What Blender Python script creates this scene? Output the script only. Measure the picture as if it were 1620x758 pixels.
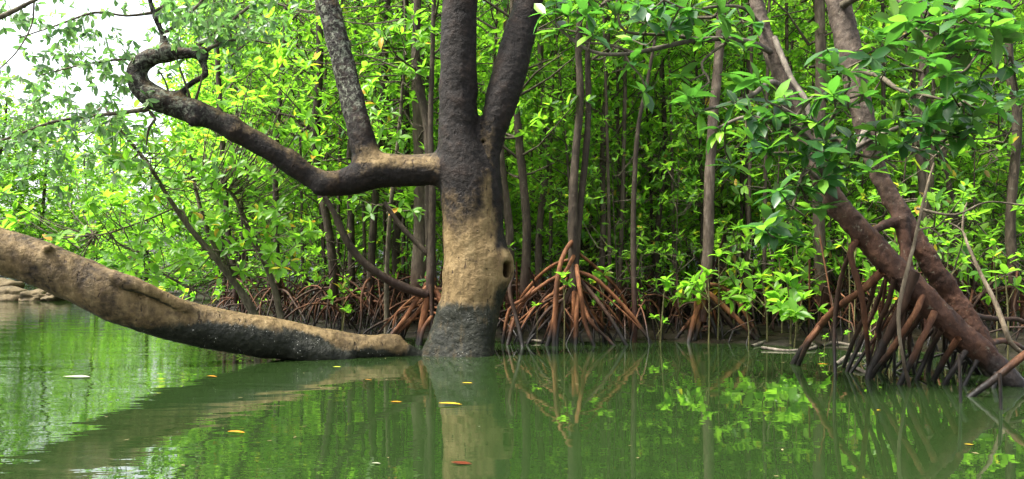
import bpy, math, random
import numpy as np
from mathutils import Vector, Matrix, noise as mnoise

# ------------------------------------------------------------------ scene, camera, light
scene = bpy.context.scene
for o in list(bpy.data.objects):
    bpy.data.objects.remove(o)
COL = scene.collection
F, HORIZ, CAMH = 1271.0, 435.0, 0.62          # focal length and horizon row in photo pixels, eye height in metres

cam = bpy.data.cameras.new('camera')
cam.sensor_width = 36.0
cam.lens = F / 1620.0 * 36.0
cam.shift_y = (HORIZ - 379.0) / 1620.0
cam.clip_start, cam.clip_end = 0.05, 500.0
camo = bpy.data.objects.new('camera', cam)
COL.objects.link(camo)
camo.location = (0, 0, CAMH)
camo.rotation_euler = (math.radians(90), 0, 0)
scene.camera = camo

SUN_EL, SUN_AZ = math.radians(60), math.radians(-104)   # azimuth from +Y towards +X
world = bpy.data.worlds.new('World')
scene.world = world
world.use_nodes = True
wn, wl = world.node_tree.nodes, world.node_tree.links
bg = wn['Background']
sky = wn.new('ShaderNodeTexSky')
sky.sky_type = 'NISHITA'
sky.sun_disc = False
sky.sun_elevation, sky.sun_rotation = SUN_EL, SUN_AZ
sky.air_density, sky.dust_density, sky.ozone_density = 1.0, 4.0, 1.0
hs = wn.new('ShaderNodeHueSaturation')
hs.inputs['Saturation'].default_value = 0.3
wl.new(sky.outputs[0], hs.inputs['Color'])
wl.new(hs.outputs[0], bg.inputs['Color'])
bg.inputs['Strength'].default_value = 0.15

sun = bpy.data.lights.new('sun', 'SUN')
sun.energy, sun.angle, sun.color = 3.2, math.radians(12), (1.0, 0.95, 0.86)
suno = bpy.data.objects.new('sun', sun)
COL.objects.link(suno)
sd = Vector((math.cos(SUN_EL) * math.sin(SUN_AZ), math.cos(SUN_EL) * math.cos(SUN_AZ), math.sin(SUN_EL)))
suno.rotation_euler = sd.to_track_quat('Z', 'Y').to_euler()

scene.view_settings.view_transform = 'Standard'
scene.view_settings.look = 'None'
scene.view_settings.gamma = 1.0
scene.view_settings.use_curve_mapping = False
scene.view_settings.exposure = 2.15
scene.render.engine = 'CYCLES'
cy = scene.cycles
cy.use_denoising = True
cy.max_bounces, cy.diffuse_bounces, cy.glossy_bounces, cy.transmission_bounces = 7, 4, 3, 6
cy.sample_clamp_indirect = 6.0
cy.use_adaptive_sampling = True
cy.adaptive_threshold = 0.02

# ------------------------------------------------------------------ helpers
R = random.Random(11)
NR = np.random.default_rng(7)


def P(px, py, D):
    """Photo pixel + distance from the camera -> point."""
    return Vector(((px - 810.0) / F * D, D, CAMH + (HORIZ - py) / F * D))


def W(px, py):
    """Photo pixel of a spot on the water -> its distance."""
    return CAMH * F / (py - HORIZ)


def mesh_obj(name, me, mat, parent=None, loc=None):
    o = bpy.data.objects.new(name, me)
    COL.objects.link(o)
    if mat is not None and not me.materials:
        me.materials.append(mat)
    if parent is not None:
        o.parent = parent
    if loc is not None:
        o.location = loc
    return o


def tag(o, label, cat=None, group=None, kind=None):
    o['label'] = label
    if cat:
        o['category'] = cat
    if group:
        o['group'] = group
    if kind:
        o['kind'] = kind
    return o


def thing(name, label, cat, loc=(0, 0, 0), group=None):
    o = bpy.data.objects.new(name, None)
    o.empty_display_size = 0.1
    COL.objects.link(o)
    o.location = loc
    return tag(o, label, cat, group)


def spline(pts, step):
    """Catmull-Rom through 4-vectors (x, y, z, r), resampled about every step metres."""
    p = np.array(pts, float)
    if len(p) == 2:
        n = max(2, int(np.linalg.norm(p[1, :3] - p[0, :3]) / step) + 1)
        t = np.linspace(0, 1, n)[:, None]
        return p[0] * (1 - t) + p[1] * t
    q = np.vstack([2 * p[0] - p[1], p, 2 * p[-1] - p[-2]])
    out = []
    for i in range(1, len(q) - 2):
        a, b, c, d = q[i - 1], q[i], q[i + 1], q[i + 2]
        n = max(1, int(np.linalg.norm(c[:3] - b[:3]) / step))
        for t in np.arange(n) / n:
            out.append(0.5 * (2 * b + (c - a) * t + (2 * a - 5 * b + 4 * c - d) * t * t + (3 * b - a - 3 * c + d) * t ** 3))
    out.append(p[-1])
    out = np.array(out)
    out[:, 3] = np.maximum(out[:, 3], 0.0008)
    return out


def tube_arrays(pts, step=0.08, sides=8, rough=0.0, seed=0, cap=True, freq=6.0):
    s = spline(pts, step)
    c, r = s[:, :3], s[:, 3]
    t = np.gradient(c, axis=0)
    t /= np.linalg.norm(t, axis=1)[:, None] + 1e-9
    ref = np.array([1.0, 0, 0]) if abs(t[0][0]) < 0.9 else np.array([0, 1.0, 0])
    n = np.cross(t[0], ref)
    n /= np.linalg.norm(n)
    V = []
    ang = np.arange(sides) / sides * 2 * math.pi
    for i in range(len(c)):
        n = n - t[i] * n.dot(t[i])
        n /= np.linalg.norm(n) + 1e-9
        b = np.cross(t[i], n)
        rr = np.full(sides, r[i])
        ring = np.cos(ang)[:, None] * n + np.sin(ang)[:, None] * b
        if rough:
            for k in range(sides):
                q = Vector(c[i] + ring[k] * r[i]) * freq
                rr[k] *= 1 + rough * mnoise.noise(q + Vector((seed * 3.1, 0, 0))) + rough * 0.5 * mnoise.noise(q * 2.7)
        V.append(c[i] + ring * rr[:, None])
    V = np.vstack(V)
    m = len(c)
    i = np.arange(m - 1)[:, None] * sides
    k = np.arange(sides)[None, :]
    k2 = (k + 1) % sides
    Q = np.stack([i + k, i + k2, i + sides + k2, i + sides + k], -1).reshape(-1, 4)
    return V, Q


class MB:
    """Collects quads; build() links them as one mesh object."""
    def __init__(s):
        s.v, s.q, s.n, s.a = [], [], 0, []

    def add(s, V, Q, a=None):
        s.v.append(V)
        s.q.append(Q + s.n)
        s.n += len(V)
        s.a.append(np.zeros(len(V)) if a is None else a)

    def tube(s, pts, step=0.08, sides=6, **k):
        s.add(*tube_arrays(pts, step, sides, **k))

    def mesh(s, name, smooth=True, attr=None):
        V, Q = np.vstack(s.v), np.vstack(s.q)
        return quad_mesh(name, V, Q, smooth, np.concatenate(s.a) if attr else None, attr)


def quad_mesh(name, V, Q, smooth=True, a=None, attr=None):
    me = bpy.data.meshes.new(name)
    me.vertices.add(len(V))
    me.vertices.foreach_set('co', np.ascontiguousarray(V, dtype=np.float32).ravel())
    me.loops.add(len(Q) * 4)
    me.loops.foreach_set('vertex_index', np.ascontiguousarray(Q, dtype=np.int32).ravel())
    me.polygons.add(len(Q))
    me.polygons.foreach_set('loop_start', np.arange(len(Q), dtype=np.int32) * 4)
    if attr:
        for nm, arr in ([(attr, a)] if isinstance(attr, str) else zip(attr, a)):
            at = me.attributes.new(nm, 'FLOAT', 'POINT')
            at.data.foreach_set('value', np.ascontiguousarray(arr, dtype=np.float32))
    me.update(calc_edges=True)
    me.polygons.foreach_set('use_smooth', np.full(len(Q), smooth, dtype=bool))
    return me


def px_path(lst, base=None):
    """[(px, py, D, width_px)] -> [(x, y, z, radius)] relative to base."""
    out = []
    for (px, py, D, w) in lst:
        p = P(px, py, D)
        if base is not None:
            p = p - Vector(base)
        out.append((p.x, p.y, p.z, w * 0.5 / F * D))
    return out


def part_tube(name, pts, mat, parent, step=0.06, sides=8, rough=0.1, seed=0, freq=6.0):
    V, Q = tube_arrays(pts, step, sides, rough, seed, freq=freq)
    return mesh_obj(name, quad_mesh(name, V, Q), mat, parent)


# ------------------------------------------------------------------ materials
class NT:
    def __init__(s, name):
        s.m = bpy.data.materials.new(name)
        s.m.use_nodes = True
        s.t = s.m.node_tree
        s.b = s.t.nodes['Principled BSDF']
        s.out = s.t.nodes['Material Output']
        s.b.inputs['Specular IOR Level'].default_value = 0.18

    def n(s, kind, **k):
        x = s.t.nodes.new(kind)
        for a, b in k.items():
            setattr(x, a, b)
        return x

    def l(s, a, b):
        s.t.links.new(a, b)

    def noise(s, co, scale, detail=5, rough=0.6, dist=0.0):
        x = s.n('ShaderNodeTexNoise')
        x.inputs['Scale'].default_value = scale
        x.inputs['Detail'].default_value = detail
        x.inputs['Roughness'].default_value = rough
        x.inputs['Distortion'].default_value = dist
        if co is not None:
            s.l(co, x.inputs['Vector'])
        return x.outputs[0]

    def ramp(s, fac, stops):
        x = s.n('ShaderNodeValToRGB')
        e = x.color_ramp.elements
        while len(e) < len(stops):
            e.new(0.5)
        for i, (p, c) in enumerate(stops):
            e[i].position = p
            e[i].color = (c[0], c[1], c[2], 1) if not isinstance(c, (int, float)) else (c, c, c, 1)
        s.l(fac, x.inputs[0])
        return x.outputs[0]

    def mix(s, f, a, b):
        x = s.n('ShaderNodeMix', data_type='RGBA')
        for sock, v in ((x.inputs[0], f), (x.inputs[6], a), (x.inputs[7], b)):
            if hasattr(v, 'default_value') or isinstance(v, bpy.types.NodeSocket):
                s.l(v, sock)
            else:
                sock.default_value = v if isinstance(v, (int, float)) else (v[0], v[1], v[2], 1)
        return x.outputs[2]

    def math(s, op, a, b=0.0, c=0.0, clamp=False):
        x = s.n('ShaderNodeMath', operation=op, use_clamp=clamp)
        for i, v in enumerate((a, b, c)):
            if isinstance(v, bpy.types.NodeSocket):
                s.l(v, x.inputs[i])
            else:
                x.inputs[i].default_value = v
        return x.outputs[0]

    def smooth(s, v, lo, hi):
        x = s.n('ShaderNodeMapRange', interpolation_type='SMOOTHSTEP')
        s.l(v, x.inputs[0])
        x.inputs[1].default_value, x.inputs[2].default_value = lo, hi
        return x.outputs[0]

    def bump(s, h, strength, dist):
        x = s.n('ShaderNodeBump')
        x.inputs['Strength'].default_value = strength
        x.inputs['Distance'].default_value = dist
        s.l(h, x.inputs['Height'])
        s.l(x.outputs[0], s.b.inputs['Normal'])

    def objco(s, scale=(1, 1, 1)):
        tc = s.n('ShaderNodeTexCoord')
        mp = s.n('ShaderNodeMapping')
        mp.inputs['Scale'].default_value = scale
        s.l(tc.outputs['Object'], mp.inputs[0])
        return mp.outputs[0]

    def worldz(s):
        g = s.n('ShaderNodeNewGeometry')
        x = s.n('ShaderNodeSeparateXYZ')
        s.l(g.outputs['Position'], x.inputs[0])
        return x.outputs[2], g.outputs['Position']

    def attr(s, name):
        x = s.n('ShaderNodeAttribute', attribute_name=name)
        return x.outputs['Fac']


def bark_mat(name, dark, mid, pale, scale=14, bump=0.5, tide=None, vert=0.35, rough=0.85, speck=0.0, top=None, spots=0.0):
    """Streaky bark; tide = (low, high, colour): mud-stained below the tide line."""
    t = NT(name)
    co = t.objco((1, 1, vert))
    n1 = t.noise(co, scale, 6, 0.65)
    n2 = t.noise(t.objco(), scale * 0.22, 3, 0.5)
    c = t.ramp(n1, [(0.3, dark), (0.52, mid), (0.75, pale)])
    c = t.mix(t.smooth(n2, 0.4, 0.7), c, t.ramp(n1, [(0.3, [v * 0.6 for v in dark]), (0.7, mid)]))
    inf = t.n('ShaderNodeObjectInfo').outputs['Random']
    c = t.mix(t.math('MULTIPLY', inf, 0.35), c, dark)
    if top:
        z, pos = t.worldz()
        zz = t.math('ADD', z, t.math('MULTIPLY', t.math('SUBTRACT', t.noise(pos, 5, 3), 0.5), 0.9))
        c = t.mix(t.smooth(zz, top[0], top[1]), c, t.ramp(n1, [(0.3, top[2]), (0.7, top[3])]))
    if spots:
        sp = t.smooth(t.noise(t.objco(), 26, 5, 0.7, 0.5), 0.60, 0.68)
        c = t.mix(t.math('MULTIPLY', sp, spots), c, (0.17, 0.165, 0.12))
    if tide:
        z, pos = t.worldz()
        zz = t.math('ADD', z, t.math('MULTIPLY', t.math('SUBTRACT', t.noise(pos, 7, 3), 0.5), 0.28))
        c = t.mix(t.smooth(zz, tide[0], tide[1]), tide[2], c)
        t.l(t.math('MULTIPLY_ADD', t.smooth(zz, tide[0], tide[1]), 0.35, 0.4), t.b.inputs['Roughness'])
    else:
        t.b.inputs['Roughness'].default_value = rough
    if speck:
        v = t.n('ShaderNodeTexVoronoi')
        v.inputs['Scale'].default_value = 60
        t.l(t.objco(), v.inputs['Vector'])
        c = t.mix(t.math('MULTIPLY', t.math('LESS_THAN', v.outputs['Distance'], 0.22), speck), c, (0.4, 0.4, 0.36))
    t.l(c, t.b.inputs['Base Color'])
    t.bump(n1, bump, 0.02)
    return t.m


def leaf_mat(name, stops, trans, tfac=0.5, gloss=0.38, per='obj', spec=0.5):
    t = NT(name)
    if per == 'attr':
        rnd = t.attr('rnd')
    else:
        rnd = t.n('ShaderNodeObjectInfo').outputs['Random']
    c = t.ramp(rnd, stops)
    g = t.n('ShaderNodeNewGeometry')
    c2 = t.mix(t.math('MULTIPLY', g.outputs['Backfacing'], 0.45), c, (0.16, 0.22, 0.07))
    n1 = t.noise(t.objco(), 40, 2)
    c2 = t.mix(t.math('MULTIPLY', t.smooth(n1, 0.45, 0.75), 0.25), c2, (0.05, 0.07, 0.015))
    t.l(c2, t.b.inputs['Base Color'])
    t.b.inputs['Roughness'].default_value = gloss
    t.b.inputs['Specular IOR Level'].default_value = spec
    if per == 'obj':
        sx = t.n('ShaderNodeSeparateXYZ')
        t.l(t.objco(), sx.inputs[0])
        ay = t.math('ABSOLUTE', sx.outputs[1])
        rib = t.math('SUBTRACT', 1.0, t.smooth(ay, 0.004, 0.016))
        vein = t.smooth(t.math('SINE', t.math('MULTIPLY', t.math('SUBTRACT', sx.outputs[0], t.math('MULTIPLY', ay, 0.9)), 75.0)), 0.75, 1.0)
        c2 = t.mix(t.math('MAXIMUM', t.math('MULTIPLY', rib, 0.6), t.math('MULTIPLY', vein, 0.14)), c2, (0.19, 0.27, 0.07))
        blotch = t.smooth(t.noise(t.objco(), 9, 5, 0.7), 0.62, 0.72)
        c2 = t.mix(t.math('MULTIPLY', blotch, 0.35), c2, (0.10, 0.085, 0.02))
        t.l(c2, t.b.inputs['Base Color'])
    tr = t.n('ShaderNodeBsdfTranslucent')
    tc = t.mix(0.5, t.ramp(rnd, [(p, [min(1, v * 3.2) for v in q]) for p, q in stops]), trans)
    t.l(tc, tr.inputs['Color'])
    mx = t.n('ShaderNodeMixShader')
    mx.inputs[0].default_value = tfac
    t.l(t.b.outputs[0], mx.inputs[1])
    t.l(tr.outputs[0], mx.inputs[2])
    t.l(mx.outputs[0], t.out.inputs['Surface'])
    return t.m


GREENS = [(0.0, (0.018, 0.06, 0.012)), (0.3, (0.042, 0.125, 0.014)), (0.62, (0.086, 0.205, 0.016)),
          (0.95, (0.16, 0.30, 0.02)), (0.972, (0.16, 0.30, 0.02)), (0.978, (0.40, 0.25, 0.02)), (0.99, (0.13, 0.07, 0.02))]
DEEP = [(0.0, (0.006, 0.03, 0.009)), (0.5, (0.014, 0.06, 0.013)), (0.8, (0.03, 0.10, 0.014)), (0.92, (0.10, 0.24, 0.02)), (1.0, (0.16, 0.30, 0.02))]
LIME = [(0.0, (0.05, 0.13, 0.013)), (0.5, (0.085, 0.20, 0.016)), (0.945, (0.14, 0.28, 0.02)), (0.965, (0.45, 0.24, 0.02)), (1.0, (0.5, 0.2, 0.02))]
GREY = [(0.0, (0.018, 0.055, 0.02)), (0.6, (0.04, 0.10, 0.028)), (1.0, (0.10, 0.19, 0.035))]
M = {}
M['leaf_far'] = leaf_mat('leaf_far', GREENS, (0.33, 0.72, 0.02), 0.5, 0.5, 'attr', 0.22)
M['leaf_near'] = leaf_mat('leaf_near', DEEP, (0.14, 0.45, 0.02), 0.36, 0.36, spec=0.4)
M['leaf_near_mass'] = leaf_mat('leaf_near_mass', DEEP, (0.14, 0.45, 0.02), 0.36, 0.36, 'attr', 0.4)
M['leaf_lime'] = leaf_mat('leaf_lime', LIME, (0.30, 0.70, 0.02), 0.48, 0.42, spec=0.3)
M['leaf_lime_mass'] = leaf_mat('leaf_lime_mass', LIME, (0.30, 0.70, 0.02), 0.48, 0.45, 'attr', 0.25)
M['leaf_small'] = leaf_mat('leaf_small', GREY, (0.2, 0.42, 0.08), 0.4, 0.4)
M['leaf_small_mass'] = leaf_mat('leaf_small_mass', GREY, (0.2, 0.42, 0.08), 0.4, 0.4, 'attr')
MUDC = (0.010, 0.009, 0.008)
M['root'] = bark_mat('prop_root_bark', (0.026, 0.011, 0.006), (0.085, 0.034, 0.015), (0.19, 0.092, 0.042), 18, 0.7, (0.06, 0.30, MUDC))
M['root_bright'] = bark_mat('orange_root_bark', (0.035, 0.014, 0.007), (0.15, 0.058, 0.022), (0.30, 0.15, 0.065), 18, 0.8, (0.02, 0.24, MUDC))
M['root_dark'] = bark_mat('prop_root_dark', (0.013, 0.008, 0.005), (0.042, 0.021, 0.012), (0.10, 0.057, 0.034), 18, 0.7, (0.06, 0.36, MUDC))
M['trunk_slim'] = bark_mat('slim_trunk_bark', spots=0.3, dark=(0.015, 0.011, 0.007), mid=(0.042, 0.031, 0.020), pale=(0.095, 0.073, 0.05), scale=22, bump=0.9, tide=(0.2, 0.9, (0.028, 0.012, 0.008)))
M['trunk_pale'] = bark_mat('pale_trunk_bark', (0.032, 0.024, 0.016), (0.08, 0.06, 0.042), (0.16, 0.13, 0.10), 22, 0.9, (0.3, 0.8, (0.045, 0.018, 0.010)))
M['trunk_red'] = bark_mat('reddish_trunk_bark', (0.015, 0.0075, 0.005), (0.052, 0.023, 0.013), (0.12, 0.06, 0.033), 16, 1.0, (0.02, 0.22, MUDC), vert=0.6, top=(0.7, 1.7, (0.016, 0.012, 0.009), (0.075, 0.056, 0.04)), spots=0.45)
M['twig'] = bark_mat('twig_bark', (0.03, 0.025, 0.016), (0.09, 0.075, 0.05), (0.2, 0.17, 0.12), 30, 0.4)
M['twig_grey'] = bark_mat('grey_twig_bark', (0.045, 0.038, 0.03), (0.13, 0.11, 0.085), (0.25, 0.22, 0.18), 30, 0.6)
M['dead'] = bark_mat('dead_branch_bark', (0.06, 0.045, 0.03), (0.19, 0.15, 0.10), (0.32, 0.27, 0.19), 26, 0.9, (0.05, 0.35, (0.03, 0.022, 0.015)))
M['stem_green'] = bark_mat('seedling_stem', (0.04, 0.04, 0.015), (0.1, 0.09, 0.035), (0.16, 0.15, 0.06), 30, 0.3)


def big_bark():
    t = NT('smooth_tidal_bark')
    co = t.objco()
    tanm, wet_shade, lich, spk = (t.attr(a) for a in ('tan_mask', 'wet_shade_mask', 'lichen_mask', 'speck_mask'))
    nf = t.noise(co, 26, 7, 0.65)
    nm = t.noise(co, 5.5, 5, 0.6)
    nv = t.noise(t.objco((1, 1, 0.25)), 16, 5, 0.6)
    dark = t.ramp(nf, [(0.3, (0.004, 0.0033, 0.0028)), (0.55, (0.010, 0.0075, 0.006)), (0.8, (0.032, 0.025, 0.02))])
    dark = t.mix(t.smooth(nm, 0.45, 0.75), dark, t.ramp(nf, [(0.3, (0.009, 0.0055, 0.004)), (0.7, (0.03, 0.018, 0.012))]))
    tan = t.ramp(nv, [(0.25, (0.068, 0.044, 0.019)), (0.5, (0.14, 0.096, 0.042)), (0.75, (0.225, 0.163, 0.08))])
    tan = t.mix(t.smooth(t.noise(co, 9, 4), 0.55, 0.75), tan, (0.06, 0.04, 0.02))
    pit = t.smooth(t.noise(t.objco((1, 1, 0.45)), 34, 2, 0.5), 0.66, 0.72)
    tan = t.mix(t.math('MULTIPLY', pit, 0.8), tan, (0.035, 0.022, 0.014))
    f = t.smooth(t.math('ADD', tanm, t.math('ADD', t.math('MULTIPLY', t.math('SUBTRACT', nm, 0.5), 1.1), t.math('MULTIPLY', t.math('SUBTRACT', nf, 0.5), 0.7))), 0.15, 0.85)
    c = t.mix(f, dark, tan)
    lf = t.math('MULTIPLY', lich, t.smooth(t.noise(co, 24, 8, 0.72, 0.8), 0.47, 0.62))
    lc = t.ramp(nf, [(0.3, (0.07, 0.08, 0.055)), (0.7, (0.21, 0.22, 0.165))])
    c = t.mix(lf, c, lc)
    wet = t.ramp(nf, [(0.3, (0.005, 0.006, 0.0035)), (0.55, (0.0135, 0.0145, 0.009)), (0.8, (0.042, 0.041, 0.028))])  # dark tone of the tidal stain and of the painted shade
    wf = t.smooth(t.math('ADD', wet_shade, t.math('ADD', t.math('MULTIPLY', t.math('SUBTRACT', t.noise(t.objco((1, 1, 0.3)), 22, 6, 0.7), 0.5), 1.1), t.math('MULTIPLY', t.math('SUBTRACT', nm, 0.5), 0.7))), 0.25, 0.8)
    c = t.mix(wf, c, wet)
    v = t.n('ShaderNodeTexVoronoi')
    v.inputs['Scale'].default_value = 46
    t.l(co, v.inputs['Vector'])
    sp = t.math('MULTIPLY', t.math('LESS_THAN', v.outputs['Distance'], 0.15), t.smooth(t.noise(co, 12, 2), 0.5, 0.6))
    c = t.mix(t.math('MULTIPLY', sp, spk), c, (0.42, 0.41, 0.36))
    t.l(c, t.b.inputs['Base Color'])
    t.l(t.math('MULTIPLY_ADD', wf, -0.2, 0.75), t.b.inputs['Roughness'])
    h = t.math('ADD', t.math('MULTIPLY', nf, 0.6), t.math('ADD', t.math('MULTIPLY', nv, 0.5), t.math('MULTIPLY', pit, -0.5)))
    h = t.math('ADD', h, t.math('MULTIPLY', nm, 1.2))
    t.bump(h, 0.95, 0.026)
    return t.m


M['big'] = big_bark()


def water_mat():
    t = NT('murky_green_water')
    b = t.b
    g = t.n('ShaderNodeNewGeometry')
    pos = g.outputs['Position']
    sx = t.n('ShaderNodeSeparateXYZ')
    t.l(pos, sx.inputs[0])
    n0 = t.noise(pos, 0.5, 3)
    c = t.ramp(n0, [(0.3, (0.0095, 0.0205, 0.0052)), (0.7, (0.0135, 0.027, 0.007))])
    t.l(c, b.inputs['Base Color'])
    b.inputs['IOR'].default_value = 1.45
    b.inputs['Specular IOR Level'].default_value = 0.5
    b.inputs['Roughness'].default_value = 0.006
    # calm by the grove, a boat's ripples in the open channel to the left
    left = t.smooth(t.math('MULTIPLY_ADD', sx.outputs[1], -0.12, t.math('MULTIPLY', sx.outputs[0], -1.0)), -0.9, 1.6)
    mp = t.n('ShaderNodeMapping')
    mp.inputs['Scale'].default_value = (0.4, 1.0, 1.0)
    mp.inputs['Rotation'].default_value = (0, 0, math.radians(-14))
    t.l(pos, mp.inputs[0])
    fine = t.noise(mp.outputs[0], 9.0, 3, 0.5)
    mid = t.noise(mp.outputs[0], 2.6, 2, 0.5, 0.4)
    micro = t.noise(pos, 26.0, 2, 0.5)
    amp = t.math('MULTIPLY_ADD', left, 0.30, 0.07)
    h = t.math('ADD', t.math('MULTIPLY', fine, 0.22), t.math('ADD', t.math('MULTIPLY', mid, 0.9), t.math('MULTIPLY', micro, 0.004)))
    h = t.math('MULTIPLY', h, amp)
    t.bump(h, 0.42, 0.05)
    return t.m


def mud_mat():
    t = NT('tidal_mud')
    g = t.n('ShaderNodeNewGeometry')
    n1 = t.noise(g.outputs['Position'], 9, 6)
    n2 = t.noise(g.outputs['Position'], 1.3, 4)
    c = t.ramp(n1, [(0.3, (0.006, 0.005, 0.0035)), (0.6, (0.014, 0.0105, 0.007)), (0.8, (0.035, 0.026, 0.016))])
    t.l(c, t.b.inputs['Base Color'])
    t.l(t.ramp(n2, [(0.4, 0.25), (0.6, 0.75)]), t.b.inputs['Roughness'])
    t.bump(n1, 0.8, 0.04)
    return t.m


# ------------------------------------------------------------------ setting: ground and water
SHORE = [(-2600, 22.0), (-300, 21), (0, 21.0), (100, 20.0), (150, 17), (250, 12.5), (350, 9.6), (450, 8.6), (600, 8.0), (850, 7.5),
         (1000, 7.55), (1250, 7.1), (1400, 6.7), (1620, 5.7), (2000, 5.0), (3000, 4.2)]


def shore(px):
    return np.interp(px, [a for a, b in SHORE], [b for a, b in SHORE])


def ground_z(x, y):
    px = 810 + x * F / max(y, 0.3)
    d = y - float(shore(px))
    n = mnoise.noise(Vector((x * 1.1, y * 1.1, 0))) * 0.07 + mnoise.noise(Vector((x * 3.1, y * 3.1, 4))) * 0.03
    return max(-0.5, min(0.10 + 0.012 * max(d, 0) + 0.09 * max(0, y - 21), 0.01 + 0.11 * d)) + (n if d > -2 else 0) - 0.02


xs = np.concatenate([np.linspace(-90, -14, 14), np.linspace(-13, 13, 105), np.linspace(14, 90, 14)])
ys = np.concatenate([np.linspace(-60, 3, 10), np.linspace(3.6, 22, 93), np.linspace(24, 120, 20)])
V = np.array([(x, y, ground_z(x, y) if y > 3 else -0.5) for y in ys for x in xs])
nx = len(xs)
ii, jj = np.meshgrid(np.arange(len(ys) - 1), np.arange(nx - 1), indexing='ij')
b0 = (ii * nx + jj).ravel()
gm = quad_mesh('ground', V, np.stack([b0, b0 + 1, b0 + nx + 1, b0 + nx], -1))
tag(mesh_obj('mud_ground', gm, mud_mat()), 'dark wet mud of the tidal bank under the mangrove roots', kind='structure')

V = np.array([(-90, -60, 0), (90, -60, 0), (90, 110, 0), (-90, 110, 0)], float)
tag(mesh_obj('water', quad_mesh('water', V, np.array([[0, 1, 2, 3]])), water_mat()), 'murky green tidal creek water reflecting the trees', kind='structure')

# ------------------------------------------------------------------ leaves
LEAF_PROFILE = [(0.0, 0.06), (0.16, 0.52), (0.36, 0.93), (0.58, 1.0), (0.8, 0.68), (1.0, 0.03)]


def leaf_template(rows, cols, width=0.42, droop=0.25, fold=0.25, curl=0.0):
    t = np.linspace(0, 1, rows)
    w = np.interp(t, [a for a, b in LEAF_PROFILE], [b for a, b in LEAF_PROFILE]) * width * 0.5
    u = np.linspace(-1, 1, cols)
    V = []
    for i in range(rows):
        for k in range(cols):
            V.append((t[i] - 0.12 * droop * t[i] ** 2, u[k] * w[i], -droop * 0.5 * t[i] ** 2 + fold * abs(u[k]) * w[i] + curl * u[k] * t[i] * w[i]))
    V = np.array(V)
    i, k = np.meshgrid(np.arange(rows - 1), np.arange(cols - 1), indexing='ij')
    b = (i * cols + k).ravel()
    return V, np.stack([b, b + cols, b + cols + 1, b + 1], -1)


far_v = np.array([(0, 0, 0), (0.32, 0.2, 0.05), (0.74, 0.17, -0.03), (1, 0, -0.14), (0.74, -0.17, -0.03), (0.32, -0.2, 0.05)])
far_q = np.array([[0, 3, 2, 1], [0, 5, 4, 3]])
FAR = (far_v, far_q)
MID = leaf_template(4, 3)
NEAR = [leaf_template(6, 5, w, d, f, c) for w, d, f, c in ((0.44, 0.3, 0.3, 0.1), (0.40, 0.5, 0.35, -0.15), (0.47, 0.15, 0.22, 0.2), (0.42, 0.7, 0.4, 0.0))]


def unit(a):
    return a / (np.linalg.norm(a, axis=-1, keepdims=True) + 1e-9)


def rosette_frames(pos, axis, nl, rng, lmin, lmax, tmin=0.5, tmax=1.5, sag=0.2):
    """Leaf frames for whorls: base point, rotation matrix, length."""
    pos, axis = np.repeat(pos, nl, 0), unit(np.repeat(axis, nl, 0))
    m = len(pos)
    ref = np.where(np.abs(axis[:, 2:3]) < 0.9, np.array([[0, 0, 1.0]]), np.array([[1.0, 0, 0]]))
    a = unit(np.cross(axis, ref))
    b = np.cross(axis, a)
    ph = np.tile(np.arange(nl) * 2.4, m // nl) + rng.uniform(-0.5, 0.5, m) + np.repeat(rng.uniform(0, 6.28, m // nl), nl)
    th = rng.uniform(tmin, tmax, m)
    d = axis * np.cos(th)[:, None] + (a * np.cos(ph)[:, None] + b * np.sin(ph)[:, None]) * np.sin(th)[:, None]
    d[:, 2] -= sag * rng.uniform(0, 1.4, m)
    d = unit(d)
    up = axis + np.array([0, 0, 0.8]) + rng.normal(0, 0.3, (m, 3))
    y = unit(np.cross(up, d))
    z = np.cross(d, y)
    return pos - axis * rng.uniform(0, 0.03, m)[:, None], np.stack([d, y, z], -1), rng.uniform(lmin, lmax, m)


def scatter_leaves(mb, tmpl, base, rot, ln, rnd):
    T, Q = tmpl
    V = base[:, None, :] + np.einsum('mij,kj->mki', rot, T) * ln[:, None, None]
    k = len(T)
    Qs = (Q[None] + (np.arange(len(base)) * k)[:, None, None]).reshape(-1, 4)
    mb.add(V.reshape(-1, 3), Qs, np.repeat(rnd, k))


LEAF_MESH = {}


def leaf_mesh(kind, v):
    key = (kind, v)
    if key not in LEAF_MESH:
        me = quad_mesh('leaf_blade', NEAR[v][0], NEAR[v][1])
        me.materials.append(M[kind])
        LEAF_MESH[key] = me
    return LEAF_MESH[key]


def leaf_objects(parent, base, rot, ln, kind, limit=300, rng=NR, mass_mat=None, hosts=None):
    """The first `limit` leaves become parts named leaf; the rest one part of stuff."""
    for i in range(min(limit, len(base))):
        o = bpy.data.objects.new('leaf', leaf_mesh(kind, int(rng.integers(4))))
        COL.objects.link(o)
        o.parent = parent if not hosts else min(hosts, key=lambda h: np.min(np.sum((h[1] - base[i]) ** 2, 1)))[0]
        m = Matrix(rot[i].tolist()).to_4x4()
        o.rotation_euler = m.to_euler()
        o.location = base[i]
        o.scale = (ln[i],) * 3
    if len(base) > limit:
        mb = MB()
        s = slice(limit, None)
        scatter_leaves(mb, MID, base[s], rot[s], ln[s], rng.uniform(0, 1, len(base) - limit))
        o = mesh_obj('foliage', mb.mesh('foliage', attr='rnd'), M[mass_mat or kind + '_mass'], parent)
        o['kind'] = 'stuff'


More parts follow.
